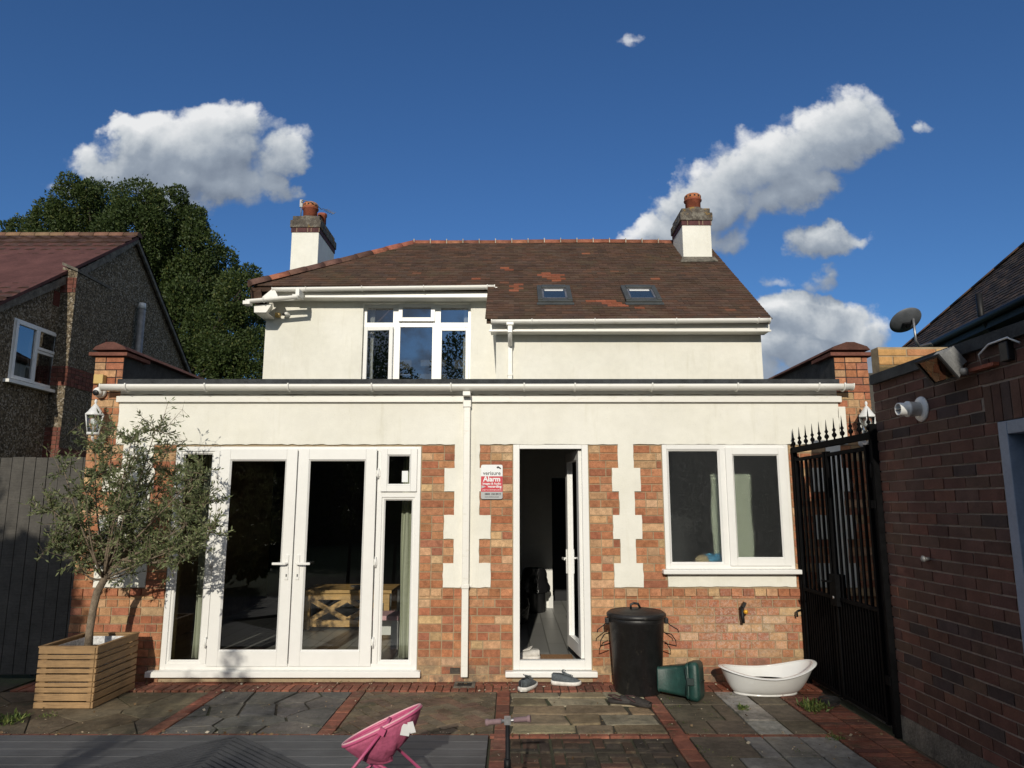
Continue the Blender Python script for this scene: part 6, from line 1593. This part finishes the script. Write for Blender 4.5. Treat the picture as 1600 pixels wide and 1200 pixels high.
# satellite dish on that wall
dp_ = at(1417, 503, 13.2); foot = onwall(1462, 548)
sdh = thing('satellite_dish', foot, 'grey oval satellite dish seen from behind on a bent pole above the yellow brick', 'satellite dish')
T = mtx(dp_, (1, .0, .10), (.10, .62, .75))
mb = MB(); mb.xf = T
mb.lathe([(.001, 0), (.10, .008), (.18, .025), (.25, .05), (.292, .075), (.30, .085), (.292, .09), (.25, .06), (.18, .033), (.10, .016), (.001, .01)], (0, 0, -.03), 40, sy=.98); mb.build('dish', 'dish_grey', sdh)
mb = MB(); mb.xf = T; mb.box(-.10, .10, -.015, .015, -.075, -.032); mb.box(-.03, .05, -.02, .08, -.08, -.035); mb.box(-.09, -.04, -.02, .10, -.07, -.04); mb.build('bracket', 'black_paint', sdh)
pp = at(1427, 498, 13.1); p2 = at(1431, 532, 13.1); p3 = at(1436, 541, 13.15); p4 = at(1454, 537, 13.6)
MB().tube([pp, p2, p3, p4, (foot.x - .02, foot.y, foot.z + .02), (foot.x + .1, foot.y, foot.z - .1)], .022, 10).build('pole', 'grey_metal', sdh)
mb = MB(); mb.xf = T; mb.tube([(0, .05, -.02), (0, .27, .10), (0, .20, .36)], .012, 6); mb.build('feed_arm', 'grey_metal', sdh)

# ================================================================== TREES
def crown_tree(blobs, trunk, label, n_leaf, lsz, name='broadleaf_tree', seed=5, group=None):
    t = thing(name, (trunk[0][0], trunk[0][1], 0), label, 'tree', group)
    rs = np.random.RandomState(seed)
    tm = MB().tube(trunk, [.32 - .24 * k / (len(trunk) - 1) for k in range(len(trunk))], 10)
    top = Vector(trunk[-1]); mid = Vector(trunk[len(trunk) // 2])
    tm.build('trunk', 'dark_bark', t)
    lm = MB()
    for (c, rad) in blobs[::2]: lm.tube([mid, mid.lerp(Vector(c), .5) + Vector((0, 0, -.2)), Vector(c)], [.10, .06, .02], 5)
    lm.build('limbs', 'dark_bark', t)
    tot = sum(r_ ** 2 for _, r_ in blobs); C, N_, V_ = [], [], []
    for (c, rad) in blobs:
        n = int(n_leaf * rad ** 2 / tot)
        d = rs.normal(size=(n, 3)); d /= np.linalg.norm(d, axis=1)[:, None]
        ns = rs.randint(5, 9); sub = rs.normal(size=(ns * 4, 3)); sub /= np.linalg.norm(sub, axis=1)[:, None]
        # lumps: radius grows near sub-directions
        dots = (d @ sub.T).max(1); rr_ = rad * (.70 + .34 * np.clip((dots - .75) / .25, 0, 1)) * (1 - .30 * rs.random_sample(n) ** 2.2) 
        far = rs.random_sample(n) < .10; rr_ = np.where(far, rr_ * rs.uniform(1.02, 1.22, n), rr_)
        C.append(np.array(c)[None] + d * rr_[:, None] * np.array([1, 1, 1.12])[None]); N_.append(d * .8 + rs.normal(size=(n, 3)) * .75 + np.array([0, 0, .35])[None])
        V_.append(np.clip(rs.normal(.36 + rs.uniform(-.12, .12), .24, n), 0, 1))
    C = np.concatenate(C); N_ = np.concatenate(N_); V_ = np.concatenate(V_); n = len(C)
    leafcloud('crown', C, N_, rs.uniform(.8, 1.4, n) * lsz, rs.uniform(.45, .75, n) * lsz, V_, 'tree_leaf', t)
    return t
TB = [(40,372,30),(75,352,28),(120,330,40),(165,326,38),(215,320,34),(262,335,36),(295,352,30),(140,380,50),(210,370,50),(270,390,48),(310,400,40),(345,425,36),(378,460,36),(395,505,34),(398,550,32),(330,470,50),(290,450,50),(240,440,52),(340,530,50),(290,520,55),(370,580,45),(320,590,50),(60,400,40),(180,430,55),(100,420,50),(250,560,50),(400,600,30)]
bl = []; r = random.Random(77)
for (x, y, rad) in TB:
    Y = 24 + r.uniform(-1.6, 1.2); p = at(x, y, Y); bl.append(((p.x, p.y, p.z), rad * 24.5 / F * 1.02))
for (c, rad) in list(bl):
    for k in range(4):
        d = Vector((r.gauss(0, 1), r.gauss(0, .6) - .4, r.gauss(.35, 1))).normalized(); bl.append((tuple(Vector(c) + d * rad * r.uniform(.75, 1.05)), rad * r.uniform(.28, .48)))
tx = at(230, 500, 24.5).x
crown_tree(bl, [(tx, 24.5, 0), (tx + .1, 24.4, 2), (tx, 24.5, 4.2), (tx + .3, 24.5, 6.5), (tx, 24.4, 9)], 'large dark green clumpy tree rising behind the house with the maroon roof', 230000, .088)
# trees of the gardens behind the viewer: they shade the foreground and show in the panes
def back_tree(x, y, h, w_, seed, label, n=9000, ls=.34, lowest=.25):
    r = random.Random(seed); bl = []
    for k in range(16):
        a = r.uniform(0, 6.28); zf = r.uniform(lowest, .86); rad = w_ * (.30 + .1 * r.random()); dd = (w_ - rad) * (1 - abs(zf - .5) * 1.1) * r.uniform(.3, 1)
        bl.append(((x + dd * math.cos(a), y + dd * math.sin(a), h * zf), rad))
    return crown_tree(bl, [(x, y, 0), (x, y, h * .2), (x + .1, y, h * .45), (x, y, h * .7)], label, n, ls, seed=seed, group='garden trees behind the viewer mirrored in the panes')
def near_bush(x, y, h, w_, seed, label, n, ls):
    r = random.Random(seed); bl = []
    for k in range(34):
        a = r.uniform(0, 6.28); zf = r.uniform(.05, .9); rad = w_ * r.uniform(.22, .34); dd = (w_ - rad) * r.uniform(.2, 1) * (1 - .35 * zf)
        bl.append(((x + dd * math.cos(a), y + dd * math.sin(a) * .6, (h - rad) * zf + .2), rad))
    return crown_tree(bl, [(x, y, 0), (x, y, h * .3), (x, y, h * .6)], label, n, ls, seed=seed, name='garden_shrub')
near_bush(-6.95, -1.2, 5.6, 2.9, 8, 'large leafy shrub to the left of the viewer that shades the board fence', 55000, .17)
def sapling(x, y, h, seed, label):
    t = thing('sapling', (x, y, 0), label, 'tree'); r = random.Random(seed); mb = MB(); C_, N_, V_ = [], [], []
    mb.tube([(x, y, 0), (x + .03, y, h * .4), (x - .02, y, h * .75), (x, y, h)], [.035, .028, .018, .006], 8)
    for k in range(16):
        z = h * r.uniform(.35, .95); a = r.uniform(0, 6.28); L = r.uniform(.3, .8); e = Vector((x + L * math.cos(a) * .8, y + L * math.sin(a), z + L * .7)); s_ = Vector((x, y, z)); mb.tube([s_, s_.lerp(e, .5), e], [.010, .007, .003], 5)
        for q in range(42): p = s_.lerp(e, r.uniform(.3, 1.05)); C_.append((p.x + r.gauss(0, .05), p.y + r.gauss(0, .05), p.z + r.gauss(0, .05))); N_.append((r.gauss(0, 1), r.gauss(0, 1), r.gauss(0, 1))); V_.append(r.random())
    mb.build('trunk', 'dark_bark', t); n = len(C_); leafcloud('crown', np.array(C_), np.array(N_), np.full(n, .08), np.full(n, .04), np.array(V_), 'tree_leaf', t)
sapling(-3.30, -.6, 2.75, 5, 'thin sapling in the left foreground throwing streaky shade on the deck')
sapling(-2.55, -1.6, 2.6, 6, 'thin sapling behind the first one throwing shade on the deck')
sh = thing('shade_block', (3.7, -3, 0), 'tall rendered block added unseen behind the viewer to shade the right wall', 'outbuilding')  # building added out of view to cast the shade on the right
MB().box(2.27, 6.4, -5.0, -1.0, 0, 4.98).build('wall', 'cream_wall', sh); MB().box(2.22, 6.5, -5.1, -.95, 4.981, 5.05).build('roof', 'roof_felt', sh)
MB().box(3.4, 4.6, -.999, -.96, 1.0, 2.2).build('window', 'blue_grey_paint', sh); MB().box(3.48, 4.52, -.9595, -.955, 1.08, 2.12).build('pane', 'skylight_glass', sh)
TREE_LABELS = ['broad tree far behind the viewer, leftmost of the row mirrored in the windows', 'lower tree second from the left in the mirrored row behind the viewer', 'tall tree just left of the middle of the mirrored row behind the viewer', 'smallest tree right of the middle in the mirrored row behind the viewer', 'broad tree second from the right in the mirrored row behind the viewer', 'tree at the right end of the mirrored row behind the viewer']
for (x, y, h, w_, sd_) in ((-27, -52, 22, 7.5, 1), (-14, -54, 19, 7, 2), (-3, -50, 21.5, 7.5, 3), (8, -55, 20, 7, 4), (19, -50, 22, 7.5, 5), (31, -54, 20, 7, 6)):
    back_tree(x, y, h, w_, sd_, TREE_LABELS[sd_ - 1])

# dead leaves and grit blown over the paving
def litter():
    r = random.Random(8); C_, N_, V_, L_2 = [], [], [], []
    for k in range(1500):
        x = r.uniform(-4.5, 2.7); y = 7.04 - 2.2 * r.random() ** 1.5
        if y < 5.46 and x < -.15: continue
        if r.random() < .5: y = r.choice((6.72, 6.945, 5.515, 5.46)) + r.gauss(0, .012); x = r.uniform(-4.5, 2.7)
        if r.random() < .12: x = r.choice((-2.57, -1.3, -.01, 1.27, 2.33)) + r.gauss(0, .01)
        C_.append((x, y, .010 + r.uniform(0, .006))); a = r.uniform(0, 6.28); N_.append((math.cos(a), math.sin(a), r.uniform(-.1, .35))); V_.append(r.random()); L_2.append(r.uniform(.006, .02) if r.random() < .9 else .035)
    n = len(C_); o = leafcloud('leaf_litter', np.array(C_), np.array(N_), np.array(L_2), np.array(L_2) * .6, np.array(V_), 'litter', None)
    o['kind'] = 'stuff'; o['label'] = 'small dry leaves and grit scattered over the paving'; o['category'] = 'litter'
leafmat('litter', (.10, .06, .03), (.24, .16, .08), (.5, .45, .35), tr=.05)
litter()

# unseen hedge added to cover the horizon gap mirrored in the door panes
hd = thing('hedge', (0, -17, 0), 'long dark hedge added behind the viewer to darken the mirrored gap below the trees', 'hedge')
MB().box(-17, 17, -17.6, -16.4, 0, 4.2).build('solid_core', 'dark_bark', hd)
rs = np.random.RandomState(4); n = 26000
P3 = np.stack([rs.uniform(-17.3, 17.3, n), -16.4 + rs.uniform(-.25, .35, n), rs.uniform(0, 1, n) ** .8 * 4.6], 1)
leafcloud('leaves', P3, rs.normal(size=(n, 3)) + np.array([0, .6, .3])[None], rs.uniform(.12, .22, n), rs.uniform(.07, .12, n), np.clip(rs.normal(.4, .25, n), 0, 1), 'tree_leaf', hd)
